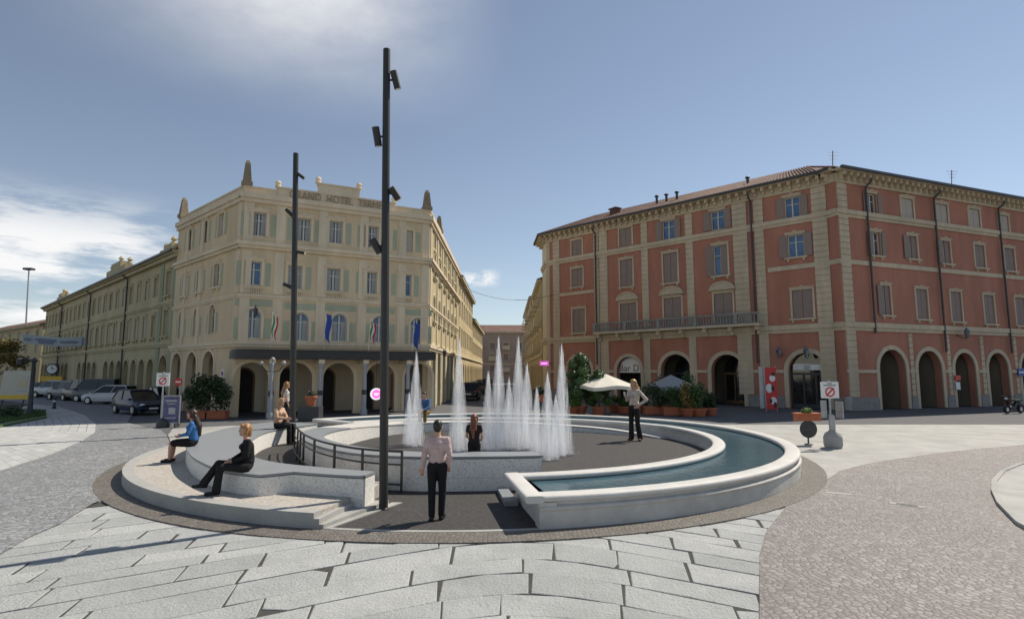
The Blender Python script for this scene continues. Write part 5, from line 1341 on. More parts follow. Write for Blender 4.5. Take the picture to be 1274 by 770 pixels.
# --- plants before the red building
def cloud_tree(x, y, h, r0, seed, label, mat, n=11):
    q = random.Random(seed); o = thing('cloud_pruned_conifer', label, 'potted plant', (x, y, 0), 'plants outside the bar'); pot(o, x, y, .42, .5)
    b = MB(); b.tube([(x, y, .4), (x + .08, y, h * .5), (x, y, h * .92)], .07, 7, .03); b.build('trunk', M['bark'], o, True)
    b = MB()
    for k in range(n):
        t = k / (n - 1); z = lerp(.85, h - .25, t); a = k * 2.2; rr_ = r0 * (1 - .55 * t) * .75 if k < n - 1 else 0; r_ = r0 * lerp(.55, .4, t)
        c = (x + rr_ * math.cos(a), y + rr_ * math.sin(a), z); b.ball(c, r_ * .72, 8, 6); leaves(b, c, (r_, r_, r_ * .78), 330, .06, q)
    b.build('foliage', mat, o); return o
x, y = gz(722, 515); cloud_tree(x, y, 3.75, .95, 1, 'tall cloud pruned conifer left of the cream parasol', M['leaf'], 13)
x, y = gz(745, 516); cloud_tree(x, y, 2.75, .75, 2, 'shorter cloud pruned conifer in front of the cream parasol', M['leaf'], 10)
def bush_pot(x, y, r, h, mat, label, seed, square=False, leaf=.07, n=1200, spiky=False):
    q = random.Random(seed); o = thing('potted_bush', label, 'potted plant', (x, y, 0), 'plants outside the bar')
    if square: 
        b = MB(); b.box((x, y, .24), (r * 1.7, .5, .46)); b.box((x, y, .46), (r * 1.7 + .07, .57, .06)); b.build('trough', M['terracotta'], o)
    else: pot(o, x, y, r * .5 + .1, .46)
    b = MB()
    if spiky:
        for k in range(70):
            a = q.random() * 6.28; l = q.uniform(.5, 1) * r * 1.4; e = q.uniform(.2, 1.3); p0 = Vector((x, y, .6)); d = Vector((math.cos(a) * math.cos(e), math.sin(a) * math.cos(e), math.sin(e)))
            m_ = p0 + d * l * .6 ; t_ = p0 + d * l + Vector((0, 0, -.25 * l)); w_ = Vector((-math.sin(a), math.cos(a), 0)) * .03; b.add([p0 - w_, p0 + w_, m_ + w_ * 1.5, t_, m_ - w_ * 1.5], [(0, 1, 2, 3, 4)])
    else:
        for k in range(7): leaves(b, (x + q.uniform(-.5, .5) * r, y + q.uniform(-.4, .4) * r, lerp(.6, h - .3, q.random())), (r * .55, r * .5, (h - .4) * .3), n // 7, leaf, q)
    b.build('foliage', mat, o); b = MB()
    for k in range(3): b.tube([(x + .06 * k - .06, y, .4), (x + .1 * k - .1, y, h * .6)], .02, 5)
    b.build('stem', M['bark'], o); return o
for i, (px, py, r, h, m, lab, sq, spk) in enumerate([
    (712, 517, .6, 1.2, 'leaf_lime', 'low yellow green bush at the foot of the tall conifer', False, False),
    (764, 514, .55, 1.9, 'leaf_lime', 'spiky palm like plant between the conifers and the white jacketed woman', False, True),
    (776, 516, .55, 1.15, 'leaf', 'rounded green bush just left of the woman in the white jacket', False, False),
    (795, 514, .8, 1.7, 'leaf_dark', 'wide dark bush behind the woman in the white jacket', False, False),
    (826, 513, .9, 2.3, 'leaf_dark', 'tall dark bush in front of the grey parasol', False, False),
    (862, 513, .9, 2.5, 'leaf', 'tallest loose green bush behind the row of pots', False, False),
    (815, 517, .8, 1.9, 'leaf_dark', 'dark bush in a terracotta trough right of the woman in the white jacket', True, False),
    (838, 518, .75, 1.7, 'leaf', 'green bush in a wide terracotta trough below the grey parasol', True, False),
    (856, 519, .6, 1.95, 'leaf_gold', 'yellowish bush in a round terracotta pot among green ones', False, False),
    (870, 519, .7, 2.0, 'leaf', 'big green bush in a round pot near the wooden shop door', False, False),
    (884, 518, .6, 1.4, 'leaf_dark', 'rightmost dark bush of the row of pots near the shop door', False, False)]):
    x, y = gz(px, py - 1.5); bush_pot(x, y, r, h, M[m], lab, 20 + i, sq, spiky=spk)
x, y = gz(672, 517); o = thing('plant_stand', 'small dark plant in a red pot on a thin stand behind the jets', 'potted plant', (x, y, 0))
b = MB(); b.lathe([(.25, 0), (.25, .03), (.04, .05), (.04, .8), (.2, .82)], (x, y, 0), 10); b.build('stand', M['iron'], o); b = MB(); b.box((x, y, 1.02), (.62, .4, .4)); b.box((x, y, 1.21), (.68, .46, .05)); b.build('pot', M['red_paint'] if False else M['terracotta'], o)
b = MB(); leaves(b, (x, y, 1.45), (.36, .3, .3), 500, .06, rg); b.build('foliage', M['leaf_dark'], o)
x, y = gz(386, 523); o = thing('plant_box', 'terracotta pot with dark plant on a dark box behind the railing', 'potted plant', (x, y, 0))
b = MB(); b.box((x, y, .38), (1.1, .7, .76)); b.build('box', M['iron'], o); b = MB(); b.lathe([(.2, .76), (.3, 1.2), (.34, 1.2), (.34, 1.28), (.25, 1.28)], (x, y, 0), 14); b.build('pot', M['terracotta'], o, True); b = MB(); leaves(b, (x, y, 1.42), (.26, .26, .16), 200, .05, rg); b.build('foliage', M['leaf_dark'], o)
# --- parasols of the bar
def parasol(px, top, rim, half, label, mat, base=516):
    x, y = gz(px, base); zt, zr = gy(px, top, y)[2], gy(px, rim, y)[2]; r = half * y / 700
    o = thing('bar_parasol', label, 'parasol', (x, y, 0), 'parasols outside the bar')
    b = MB(); b.lathe([(.3, 0), (.3, .06), (.05, .08)], (x, y, 0), 12); b.build('base', M['iron'], o); b = MB(); b.tube([(x, y, .06), (x, y, zt)], .035, 8); b.build('pole', M['wood'], o, True)
    n = 4; b = MB(); vs = [(x, y, zt)]; m = 24
    for k in range(m):
        a = 2 * math.pi * k / m + .3; sq = r / max(abs(math.cos(a - .3)), abs(math.sin(a - .3))) ; sq = min(sq, r * 1.38); vs.append((x + sq * math.cos(a), y + sq * math.sin(a), zr + .06 * math.cos(4 * (a - .3))))
    for k in range(m): v = vs[1 + k]; vs.append((v[0], v[1], v[2] - .2))
    b.add(vs, [(0, 1 + k, 1 + (k + 1) % m) for k in range(m)] + [(1 + k, 1 + m + k, 1 + m + (k + 1) % m, 1 + (k + 1) % m) for k in range(m)]); b.build('canopy', mat, o)
    for k in range(8):
        a = 2 * math.pi * k / 8 + .3; b = MB(); b.tube([(x, y, zt - .08), (x + r * .95 * math.cos(a), y + r * .95 * math.sin(a), zr - .04)], .012, 4); b.build('rib', M['wood'], o)
parasol(754, 465, 480, 31, 'cream parasol behind the cloud pruned conifers', M['awning'])
M['grey_canvas'] = plain('grey_canvas', (.30, .31, .32), .9, var=.08)
parasol(836, 466, 481, 25, 'greyish parasol behind the row of terracotta pots', M['grey_canvas'], 513)
# --- red banner stand
p = gz(958, 512); o = thing('banner_stand', 'tall red and white advertising banner between the shop arches', 'banner', (*p, 0))
y = p[1]; zt, zb = gy(958, 457, y)[2], gy(958, 509, y)[2]; x0, x1 = gy(952, 480, y)[0], gy(966, 480, y)[0]
b = MB(); b.box(((x0 + x1) / 2, y, (zt + zb) / 2), (x1 - x0, .04, zt - zb), -.2); fr = b.build('panel', M['red_paint'], o)
b = MB(); xm = (x0 + x1) / 2; H_ = zt - zb
def blob(b, cx_, cz_, rx, rz_, d):
    n = 16; b.add([(xm + (cx_ + rx * math.cos(2 * math.pi * k / n)) * math.cos(.2), y - d - (cx_ + rx * math.cos(2 * math.pi * k / n)) * math.sin(.2), cz_ + rz_ * math.sin(2 * math.pi * k / n)) for k in range(n)], [tuple(range(n))])
for cx_, f, rx, rz_ in ((.1, .74, .18, .22), (-.12, .5, .2, .3), (.12, .2, .2, .25)): b = MB(); blob(b, cx_, zb + H_ * f, rx, rz_, .03); b.build('pale_print', M['white'], fr)
for cx_, f, rx, rz_ in ((.16, .84, .14, .12), (.1, .5, .1, .2), (-.05, .2, .09, .14), (.2, .1, .1, .2)): b = MB(); blob(b, cx_, zb + H_ * f, rx, rz_, .036); b.build('dark_print', M['black'], fr)
b = MB(); b.box((x0 - .2, y + .1, (zt + zb) / 2 + .05), (.3, .03, zt - zb), .1); b.build('side_panel', M['steel'], o)
for xx in (x0, x1): b = MB(); b.tube([(xx, y + .03, 0), (xx, y + .03, zt + .1)], .025, 6); b.build('post', M['steel'], o)
# planter on back of round road sign
p = gz(1006, 553); o = thing('flower_box_stand', 'terracotta flower box with a green bush above the dark back of a round sign', 'planter', (*p, 0)); x, y = p
b = MB(); b.tube([(x, y, 0), (x, y, .86)], .03, 8); b.lathe([(.14, 0), (.14, .03), (.03, .05)], (x, y, 0), 10); b.build('post', M['iron'], o); b = MB(); b.tube([(x, y - .04, .55), (x, y - .06, .55)], .31, 28); b.build('sign_back', M['iron'], o, True)
z0 = gy(1005, 523, y)[2]; b = MB(); b.box((x, y, z0 + .12), (.84, .34, .24)); b.box((x, y, z0 + .25), (.9, .4, .04)); b.build('flower_box', M['terracotta'], o)
b = MB(); leaves(b, (x, y, z0 + .34), (.2, .16, .13), 600, .03, rg); b.ball((x, y, z0 + .32), (.17, .13, .11), 10, 6); b.build('bush', M['leaf_lime'], o)
# wall lanterns on the red building
def wall_lantern(w, x, y, label):
    s, z = w.px(x, y, .7); p = w.pt(s, .02, z); o = thing('wall_lantern', label, 'wall lamp', p, 'lanterns on the red building')
    b = MB(); b.tube([p, w.pt(s, .4, z - .25), w.pt(s, .7, z - .3)], .03, 6); b.build('arm', M['iron'], o); c = w.pt(s, .7, z - .28)
    b = MB(); b.lathe([(.1, 0), (.2, .5), (.22, .52), (.1, .68), (.03, .8)], c, 6); b.build('lantern', M['glass_lantern'] if 'glass_lantern' in M else M.setdefault('glass_lantern', glassy('lantern_glass', (.1, .12, .14))), o)
wall_lantern(RF, 969, 440, 'iron lantern left of the glazed shop arch on the red building'); wall_lantern(RF, 1003, 440, 'iron lantern hanging before the glazed shop arch')
wall_lantern(RS, 1203, 416, 'iron lantern above the third side arch of the red building')
# small signs by side arches
s, z = RS.px(1192, 470, .2); p = RS.pt(s, .15, z); o = thing('red_plaque', 'small orange red sign over a white notice beside a side arch', 'sign', p)
b = MB(); b.wbox(RS, s - .3, s + .3, .15, .2, z - .18, z + .18); b.build('red_panel', M['red_paint'], o); b = MB(); b.wbox(RS, s - .25, s + .2, .15, .19, z - .85, z - .3); b.build('notice', M['white'], o)
s, z = RS.px(1270, 463, .2); p = RS.pt(s, .15, z); o = thing('blue_plaque', 'small blue sign at the right edge beside a side arch', 'sign', p)
b = MB(); b.wbox(RS, s - .3, s + .5, .15, .2, z - .3, z + .3); b.build('plate', M['blue_paint'], o); b = MB(); b.wbox(RS, s - .2, s + .4, .2, .21, z - .06, z + .06); b.build('white_bar', M['white'], o)
# magenta sign and lamp in the side street
Y = 54.; a = gy(677, 452, Y); o = thing('magenta_sign', 'small glowing magenta sign sticking out over the side street', 'sign', a)
b = MB(); b.box((a[0], Y, a[2]), (.85, .12, .42)); b.build('face', M['magenta_glow'], o); b = MB(); b.tube([(a[0] + .4, Y, a[2]), (3.9, Y + .1, a[2])], .03, 6); b.build('bracket', M['iron'], o)
b = MB(); b.box((a[0], Y - .065, a[2]), (.55, .01, .1)); b.build('marks', M['white_glow'], o)
Y = 53.; a = gy(557, 473, Y); o = thing('blue_road_sign', 'blue rectangular road sign by the yellow arches of the side street', 'sign', (a[0], Y, 0))
b = MB(); b.box(a, (.5, .04, .8)); b.build('plate', M['blue_paint'], o); b = MB(); b.tube([(a[0], Y + .05, 0), (a[0], Y + .05, a[2] + .4)], .03, 6); b.build('post', M['steel'], o)
Y = 41.; a = gy(548, 435, Y); o = thing('wall_lantern', 'iron lantern on the yellow wall at the street corner of the hotel', 'wall lamp', (-5.66, Y, a[2]))
b = MB(); b.tube([(-5.66, Y, a[2]), (-5.2, Y, a[2] + .2), (-4.9, Y, a[2])], .03, 6); b.build('arm', M['iron'], o); b = MB(); b.lathe([(.05, .0), (.15, -.1), (.1, -.45), (.02, -.5)], (-4.9, Y, a[2]), 8); b.build('lantern', M['iron'], o)
# overhead wire
a = FK.pt(3, .02, 9.6); c = RF.pt(1.0, .02, 10.2); o = thing('street_wire', 'thin dark wire sagging across the side street', 'wire', a); b = MB(); b.tube([[lerp(a[q], c[q], t) - (1.1 * math.sin(math.pi * t) if q == 2 else 0) for q in range(3)] for t in [i / 12 for i in range(13)]], .02, 5); b.build('cable', M['iron'], o)
b = MB(); b.ball(a, .08, 6, 4); b.build('anchor', M['iron'], o)

# --- cars
def car(loc, rz, label, col, kind='hatch', L_=4.0, Wd=1.72, H_=1.46, group='parked cars'):
    o = thing('parked_car', label, 'car', (0, 0, 0), group, world=False); pm = cached(('paint', col), lambda: paint('car_paint', col))
    hl = L_ / 2; hw = Wd / 2
    # stations: x, half width, bottom, shoulder
    if kind == 'van': stn = [(-hl, .86, .35, .95), (-hl + .1, .96, .25, 1.02), (-hl * .5, 1, .22, 1.05), (0, 1, .22, 1.05), (hl * .55, 1, .22, 1.03), (hl - .35, .97, .24, .95), (hl - .08, .9, .27, .85), (hl, .82, .35, .72)]
    elif kind == 'jeep': stn = [(-hl, .9, .4, .98), (-hl + .08, .96, .34, 1.03), (-hl * .5, 1, .32, 1.05), (0, 1, .32, 1.05), (hl * .45, .99, .32, 1.05), (hl - .3, .95, .34, 1.02), (hl - .06, .9, .36, .95), (hl, .84, .42, .85)]
    else: stn = [(-hl, .82, .38, .84), (-hl + .12, .94, .26, .92), (-hl * .5, 1, .2, .94), (0, 1, .19, .92), (hl * .45, 1, .2, .9), (hl - .45, .95, .22, .8), (hl - .12, .85, .25, .68), (hl, .74, .34, .56)]
    b = MB(); vs = []; k = 10
    for x, f, z0, z1 in stn:
        w_ = hw * f
        for y, z in ((-w_ * .55, z0), (-w_ * .92, z0 + .06), (-w_, z0 + .25), (-w_ * .99, lerp(z0, z1, .7)), (-w_ * .9, z1), (w_ * .9, z1), (w_ * .99, lerp(z0, z1, .7)), (w_, z0 + .25), (w_ * .92, z0 + .06), (w_ * .55, z0)): vs.append((x, y, z))
    n = len(stn); b.add(vs, [(k * i + j, k * i + (j + 1) % k, k * i + k + (j + 1) % k, k * i + k + j) for i in range(n - 1) for j in range(k)] + [tuple(reversed(range(k))), tuple(k * (n - 1) + j for j in range(k))])
    b.build('body', pm, o, True)
    zr = H_; zs = .9 if kind == 'hatch' or kind == 'estate' else 1.03
    g = {'hatch': (-hl + .12, -hl + .5, hl * .12, hl * .55), 'estate': (-hl + .08, -hl + .4, hl * .1, hl * .52), 'van': (-hl + .05, -hl + .15, hl * .45, hl * .78), 'jeep': (-hl + .05, -hl + .14, hl * .12, hl * .32)}[kind]
    xb0, xb1, xf1, xf0 = g; wb, wt = hw * .9, hw * .74
    b = MB(); vs = [(xb0, -wb, zs - .03), (xf0, -wb, zs - .03), (xf0, wb, zs - .03), (xb0, wb, zs - .03), (xb1, -wt, zr - .05), (xf1, -wt, zr - .05), (xf1, wt, zr - .05), (xb1, wt, zr - .05)]
    b.add(vs, [(0, 1, 5, 4), (1, 2, 6, 5), (2, 3, 7, 6), (3, 0, 4, 7), (4, 5, 6, 7)]); b.build('windows', M['carglass'], o)
    b = MB(); b.prism([(xb1 - .03, -wt - .02), (xf1 + .04, -wt * .96), (xf1 + .04, wt * .96), (xb1 - .03, wt + .02)], zr - .06, zr - .01); b.prism([(xb1 + .1, -wt + .1), (xf1 - .1, -wt + .1), (xf1 - .1, wt - .1), (xb1 + .1, wt - .1)], zr - .012, zr + .02); rf = b.build('roof', pm, o)
    b = MB()
    for s_ in (-1, 1):
        for (xa, xc) in ((xb0, xb1), (xf0, xf1), ((xb0 + xf0) / 2 - .1, (xb1 + xf1) / 2 - .05)):
            b.tube([(xa, s_ * wb * 1.005, zs - .02), (xc, s_ * wt * 1.01, zr - .05)], .035, 5)
    b.build('pillars', pm, rf)
    for sx_ in (-1, 1):
        for s_ in (-1, 1):
            c = (sx_ * hl * .61, s_ * (hw - .1), .31); b = MB(); b.tube([(c[0], c[1] - .1, c[2]), (c[0], c[1] + .1, c[2])], .31 if kind != 'jeep' else .36, 20); w_ = b.build('wheel', M['tyre'], o, True)
            b = MB(); b.tube([(c[0], c[1] + s_ * .09, c[2]), (c[0], c[1] + s_ * .112, c[2])], .2, 14); b.build('rim', M['rim'], w_, True)
    zf = stn[-2][3]
    for s_ in (-1, 1):
        b = MB(); b.ball((hl - .14, s_ * hw * .66, zf - .07), (.13, .16, .085), 10, 6); b.build('headlight', M['lens'], o, True)
        b = MB(); b.ball((-hl + .06, s_ * hw * .72, .82), (.07, .12, .14), 8, 5); b.build('tail_light', M['tail'], o, True)
        b = MB(); b.box((xf0 - .1, s_ * (hw + .06), zs + .04), (.1, .18, .12)); b.build('mirror', pm, o)
    b = MB(); b.box((hl - .02, 0, .42), (.08, hw * 1.1, .16)); b.build('grille', M['black'], o); b = MB(); b.box((hl + .02, 0, .4), (.02, .5, .11)); b.box((-hl - .01, 0, .6), (.02, .5, .11)); b.build('plate', M['white'], o)
    o.location = loc; o.rotation_euler = (0, 0, rz); return o
lw_a = math.atan2(LW.u.y, LW.u.x)
def cp_(x, y): q = gz(x, y); return (q[0], q[1], 0)
BLUE, BLK, WHT, GRY, SIL, TEAL = (.012, .02, .06), (.012, .012, .014), (.55, .55, .54), (.07, .08, .09), (.2, .205, .21), (.04, .065, .075)
car(cp_(172, 514.5), R(-34), 'dark blue hatchback facing the viewer with bright headlights', BLUE, 'hatch', 3.9)
car(cp_(205, 507), R(-40), 'black car half hidden behind the no stopping sign', BLK, 'hatch', 4.0)
car(cp_(139, 502.5), R(170), 'white estate car parked behind the dark blue hatchback', WHT, 'estate', 4.5, 1.78, 1.5)
car(cp_(169, 501), lw_a, 'dark teal car close to the arcade behind the white estate', TEAL, 'estate', 4.4, 1.75, 1.5)
car(cp_(123, 499.5), R(168), 'grey minivan with dark windows left of the white estate', GRY, 'van', 4.6, 1.8, 1.95)
car(cp_(101, 498.5), R(150), 'beige off road car with roof rails in the middle of the parked row', (.2, .18, .145), 'jeep', 4.3, 1.8, 1.85)
car(cp_(84, 497), R(155), 'pale silver off road car near the yellow sign', SIL, 'jeep', 4.2, 1.75, 1.7)
car(cp_(66, 494.5), R(160), 'white off road car left of the silver one', WHT, 'jeep', 4.2, 1.75, 1.7)
car(cp_(50, 493), R(160), 'dark small car at the far left end of the parked row', BLK, 'hatch', 3.8)
car(cp_(585, 497), R(90), 'dark car parked nearest in the side street', BLK, 'estate', 4.3, 1.76, 1.6)
car(cp_(594, 490), R(90), 'grey car parked second in the side street', GRY, 'hatch', 4.1)
car(cp_(600, 485.5), R(90), 'dark blue car parked third in the side street', BLUE, 'hatch', 4.1)
car(cp_(606, 481.5), R(90), 'silver car parked farthest in the side street', SIL, 'hatch', 4.1)
# scooter at the right edge
p = gz(1262, 514); o = thing('parked_scooter', 'dark scooter parked by the last side arch at the right edge', 'scooter', (0, 0, 0), world=False)
b = MB(); b.tube([(-.6, 0, .55), (-.2, 0, .6), (.1, 0, .35), (.5, 0, .35), (.62, 0, .8), (.55, 0, 1.0)], .13, 8); b.ball((-.45, 0, .6), (.38, .17, .18), 10, 6); b.build('body', M['black'], o, True)
for xx in (-.62, .72): b = MB(); b.tube([(xx, -.06, .25), (xx, .06, .25)], .25, 16); w_ = b.build('wheel', M['tyre'], o, True); b = MB(); b.tube([(xx, -.07, .25), (xx, .07, .25)], .13, 12); b.build('rim', M['rim'], w_, True)
b = MB(); b.box((-.35, 0, .8), (.7, .26, .1)); b.build('seat', M['black'], o); b = MB(); b.tube([(.52, -.34, 1.05), (.56, 0, 1.02), (.52, .34, 1.05)], .025, 6); b.build('handlebar', M['black'], o); b = MB(); b.ball((.68, 0, .92), (.06, .09, .08), 8, 5); b.build('headlight', M['lens'], o, True)
o.location = (*p, 0); o.rotation_euler = (0, 0, R(200))
# pale litter bin by the corner pier and a small red white barrier
p = gz(1056, 512); o = thing('litter_bin', 'small pale litter bin at the foot of the striped corner pier', 'bin', (*p, 0)); b = MB(); b.lathe([(.2, .1), (.22, .8), (.24, .8), (.24, .86), (.1, .95)], (*p, 0), 12); b.build('drum', M['concrete'], o, True); b = MB(); b.tube([(p[0], p[1] + .22, 0), (p[0], p[1] + .22, 1.0)], .03, 6); b.build('post', M['iron'], o)
# inset porphyry road plates
for x0, x1, y0, y1, lab in ((1106, 1150, 626, 636, 'pale stone strip set flush in the setts in the middle of the right road'), (1028, 1060, 613, 620, 'pale arrow like stone set in the setts near the fountain')):
    a, c = gz(x0, y0 + 1), gz(x1, y1 - 3); o = thing('inset_stone', lab, 'paving stone', (*a, 0)); dx_, dy_ = c[0] - a[0], c[1] - a[1]; l = math.hypot(dx_, dy_); n_ = (-dy_ / l * .16, dx_ / l * .16)
    b = MB(); b.prism([a, c, (c[0] + n_[0], c[1] + n_[1]), (a[0] + n_[0], a[1] + n_[1])], -.01, .020); b.build('slab', M['slab_pale'], o)
    if x0 > 1100: b = MB(); q = lambda t, k: (lerp(a[0], c[0], t) + n_[0] * k, lerp(a[1], c[1], t) + n_[1] * k); b.prism([q(.2, .25), q(.8, .25), q(.8, .75), q(.2, .75)], .0, .025); b.build('grate', M['iron'], o)
# ================================================================== PEOPLE
def fused(prims, voxel, name, mat, smooth_it=3):
    """closed tapered limbs and ellipsoids fused into one continuous skin"""
    b = MB()
    for p in prims:
        if p[0] == 'cap':
            _, a, ra, c, rc = p; a, c = Vector(a), Vector(c); d = c - a
            if d.length < 1e-4: b.ball(a, ra, 14, 10); continue
            q = d.normalized(); k = 5; pts = []
            ax = q.cross(Vector((0, 0, 1)) if abs(q.z) < .9 else Vector((1, 0, 0))).normalized(); ay = q.cross(ax)
            rings = [(a - q * ra * math.cos(R(90 * i / k)), ra * max(.02, math.sin(R(90 * i / k)))) for i in range(k + 1)] + [(c + q * rc * math.sin(R(90 * i / k)), rc * max(.02, math.cos(R(90 * i / k)))) for i in range(k + 1)]
            n = 14; vs = [v + ax * r_ * math.cos(2 * math.pi * j / n) + ay * r_ * math.sin(2 * math.pi * j / n) for v, r_ in rings for j in range(n)]; m = len(rings)
            b.add(vs, [(i * n + j, i * n + (j + 1) % n, (i + 1) * n + (j + 1) % n, (i + 1) * n + j) for i in range(m - 1) for j in range(n)] + [tuple(reversed(range(n))), tuple((m - 1) * n + j for j in range(n))])
        else: b.ball(p[1], p[2], 18, 12)
    me = mesh_of(b, name + '_raw', mat); o = bpy.data.objects.new('raw', me); COL.objects.link(o)
    m = o.modifiers.new('r', 'REMESH'); m.mode = 'VOXEL'; m.voxel_size = voxel
    m = o.modifiers.new('s', 'SMOOTH'); m.factor = .5; m.iterations = smooth_it
    dg = bpy.context.evaluated_depsgraph_get(); out = bpy.data.meshes.new_from_object(o.evaluated_get(dg)); out.name = name
    bpy.data.objects.remove(o); bpy.data.meshes.remove(me)
    out.materials.clear(); out.materials.append(mat)
    for f in out.polygons: f.use_smooth = True
    return out
def cloth(name, col, rough=.85):
    m, nt, N, L, P = newmat(name); n = noise(nt, coords(nt), 9, 5, .7)
    L.new(ramp(nt, n, [(.3, sc(col, .8)), (.7, sc(col, 1.2))]), P.inputs['Base Color']); P.inputs['Roughness'].default_value = rough; P.inputs['Specular IOR Level'].default_value = .25
    bump(nt, noise(nt, coords(nt, (1, 1, 1.8)), 11, 3), .8, .035); return m
STAND = dict(pelvis=(0, 0, .95), waist=(0, 0, 1.08), chest=(0, -.005, 1.28), neck=(0, -.01, 1.45), head=(0, .02, 1.605), sL=(-.175, -.01, 1.385), sR=(.175, -.01, 1.385), eL=(-.235, -.03, 1.12), eR=(.235, -.03, 1.12), wL=(-.25, .05, .88), wR=(.25, .05, .88),
             hL=(-.09, 0, .91), hR=(.09, 0, .91), kL=(-.095, .02, .49), kR=(.095, .02, .49), aL=(-.095, -.03, .085), aR=(.095, -.03, .085), tL=(-.115, .13, .03), tR=(.115, .13, .03))
def seated(fz, **kw):
    J = dict(pelvis=(0, -.02, .11), waist=(0, -.03, .24), chest=(0, 0, .45), neck=(0, .02, .62), head=(0, .06, .775), sL=(-.165, .0, .555), sR=(.165, .0, .555), eL=(-.22, .07, .31), eR=(.22, .07, .31), wL=(-.08, .29, .2), wR=(.08, .29, .2),
             hL=(-.09, .02, .09), hR=(.09, .02, .09), kL=(-.09, .45, .09), kR=(.09, .45, .09), aL=(-.09, .47, fz + .085), aR=(.09, .47, fz + .085), tL=(-.1, .63, fz + .03), tR=(.1, .63, fz + .03)); J.update(kw); return J
def person(label, loc, rz, s, J, top, bottom, hairc, hair='short', female=True, sleeve='long', skirt=False, shoes=(.02, .02, .02), flare=.0, yaw=0., under=None, hips=None, nod=0.):
    V = {k: Vector(v) for k, v in J.items()}; fw = .93 if female else 1.0
    for k in ('sL', 'sR'): V[k] = Vector((V[k].x * fw, V[k].y, V[k].z))
    hd = V['head']; hm = Matrix.Rotation(yaw, 3, 'Z') @ Matrix.Rotation(-nod, 3, 'X'); H = lambda x, y, z: hd + hm @ Vector((x, y, z))
    sk = []
    sk += [('ell', H(0, -.005, .025), (.074, .092, .092)), ('ell', H(0, .022, -.045), (.056, .066, .07)), ('cap', H(0, .083, .015), .010, H(0, .104, -.022), .015), ('cap', H(0, .078, .03), .012, H(0, .07, .05), .014),
           ('cap', H(-.022, .078, -.062), .010, H(.022, .078, -.062), .010), ('ell', H(0, .068, -.098), (.024, .022, .02)), ('ell', H(-.077, -.005, -.01), (.012, .022, .034)), ('ell', H(.077, -.005, -.01), (.012, .022, .034)),
           ('cap', V['neck'] - Vector((0, .0, .03)), .058 * fw, H(0, -.012, -.06), .052 * fw)]
    sk += [('cap', V['neck'], .055, V['chest'], .085), ('cap', V['chest'], .09 * fw, V['waist'], .08 * fw), ('cap', V['waist'], .08 * fw, V['pelvis'], .09)]
    for a in 'LR':
        sg = -1 if a == 'L' else 1
        sk += [('cap', V['neck'] - Vector((0, 0, .04)), .05, V['s' + a], .044 * fw), ('cap', V['s' + a], .043 * fw, V['e' + a], .034 * fw), ('cap', V['e' + a], .034 * fw, V['w' + a], .024 * fw)]
        d = (V['w' + a] - V['e' + a]).normalized(); side = d.cross(Vector((0, 1, 0)) if abs(d.y) < .8 else Vector((0, 0, 1))).normalized(); nrm = side.cross(d) * 1.0
        p0 = V['w' + a]; p1 = p0 + d * .085
        sk += [('cap', p0 - side * .012, .022, p1 - side * .026, .016), ('cap', p0 + side * .012, .022, p1 + side * .026, .016), ('cap', p0, .022, p1, .018)]
        for k, ln in enumerate((.066, .076, .07, .054)):
            q0 = p1 + side * (-.030 + .020 * k); q1 = q0 + d * ln * .5 + nrm * .006; q2_ = q1 + (d * .75 + nrm * .65).normalized() * ln * .55
            sk += [('cap', q0, .0105, q1, .0098), ('cap', q1, .0098, q2_, .0085)]
        ts = -1; q0 = p0 + d * .02 + side * .028 * ts; q1 = q0 + (d * .7 + side * ts * .75).normalized() * .045; sk += [('cap', q0, .013, q1, .0115), ('cap', q1, .0115, q1 + (d + nrm * .4).normalized() * .034, .0095)]
        sk += [('cap', V['h' + a], .085, V['k' + a], .052), ('cap', V['k' + a], .054, V['k' + a] * .55 + V['a' + a] * .45, .05), ('cap', V['k' + a] * .55 + V['a' + a] * .45, .05, V['a' + a], .034), ('cap', V['a' + a] - Vector((0, .03, .045)), .032, V['t' + a], .024)]
    S3 = lambda prims: [((p[0], tuple(Vector(p[1]) * s), p[2] * s, tuple(Vector(p[3]) * s), p[4] * s) if p[0] == 'cap' else (p[0], tuple(Vector(p[1]) * s), tuple(v * s for v in p[2]))) for p in prims]
    body = bpy.data.objects.new('person', fused(S3(sk), .0105 * s, 'person', M['skin'])); COL.objects.link(body); body.location = loc; body.rotation_euler = (0, 0, rz); tag(body, label, 'person')
    # eyes, brows, mouth
    for e_ in (-1, 1):
        b = MB(); b.ball(H(e_ * .03, .078, .018) * s, (.011 * s, .009 * s, .007 * s), 8, 6); put('eye', mesh_of(b, 'eye', M['white'], True), body); b = MB(); b.ball(H(e_ * .03, .0855, .018) * s, .0055 * s, 8, 6); put('iris', mesh_of(b, 'iris', M['black'], True), body)
        b = MB(); b.tube([H(e_ * .015, .088, .038) * s, H(e_ * .045, .078, .041) * s], .0045 * s, 6); put('brow', mesh_of(b, 'brow', hairc), body)
    b = MB(); b.tube([H(-.02, .084, -.063) * s, H(0, .091, -.062) * s, H(.02, .084, -.063) * s], .0058 * s, 6); put('mouth', mesh_of(b, 'mouth', cached('lip', lambda: plain('lips', (.4, .1, .09), .5))), body)
    g = .02
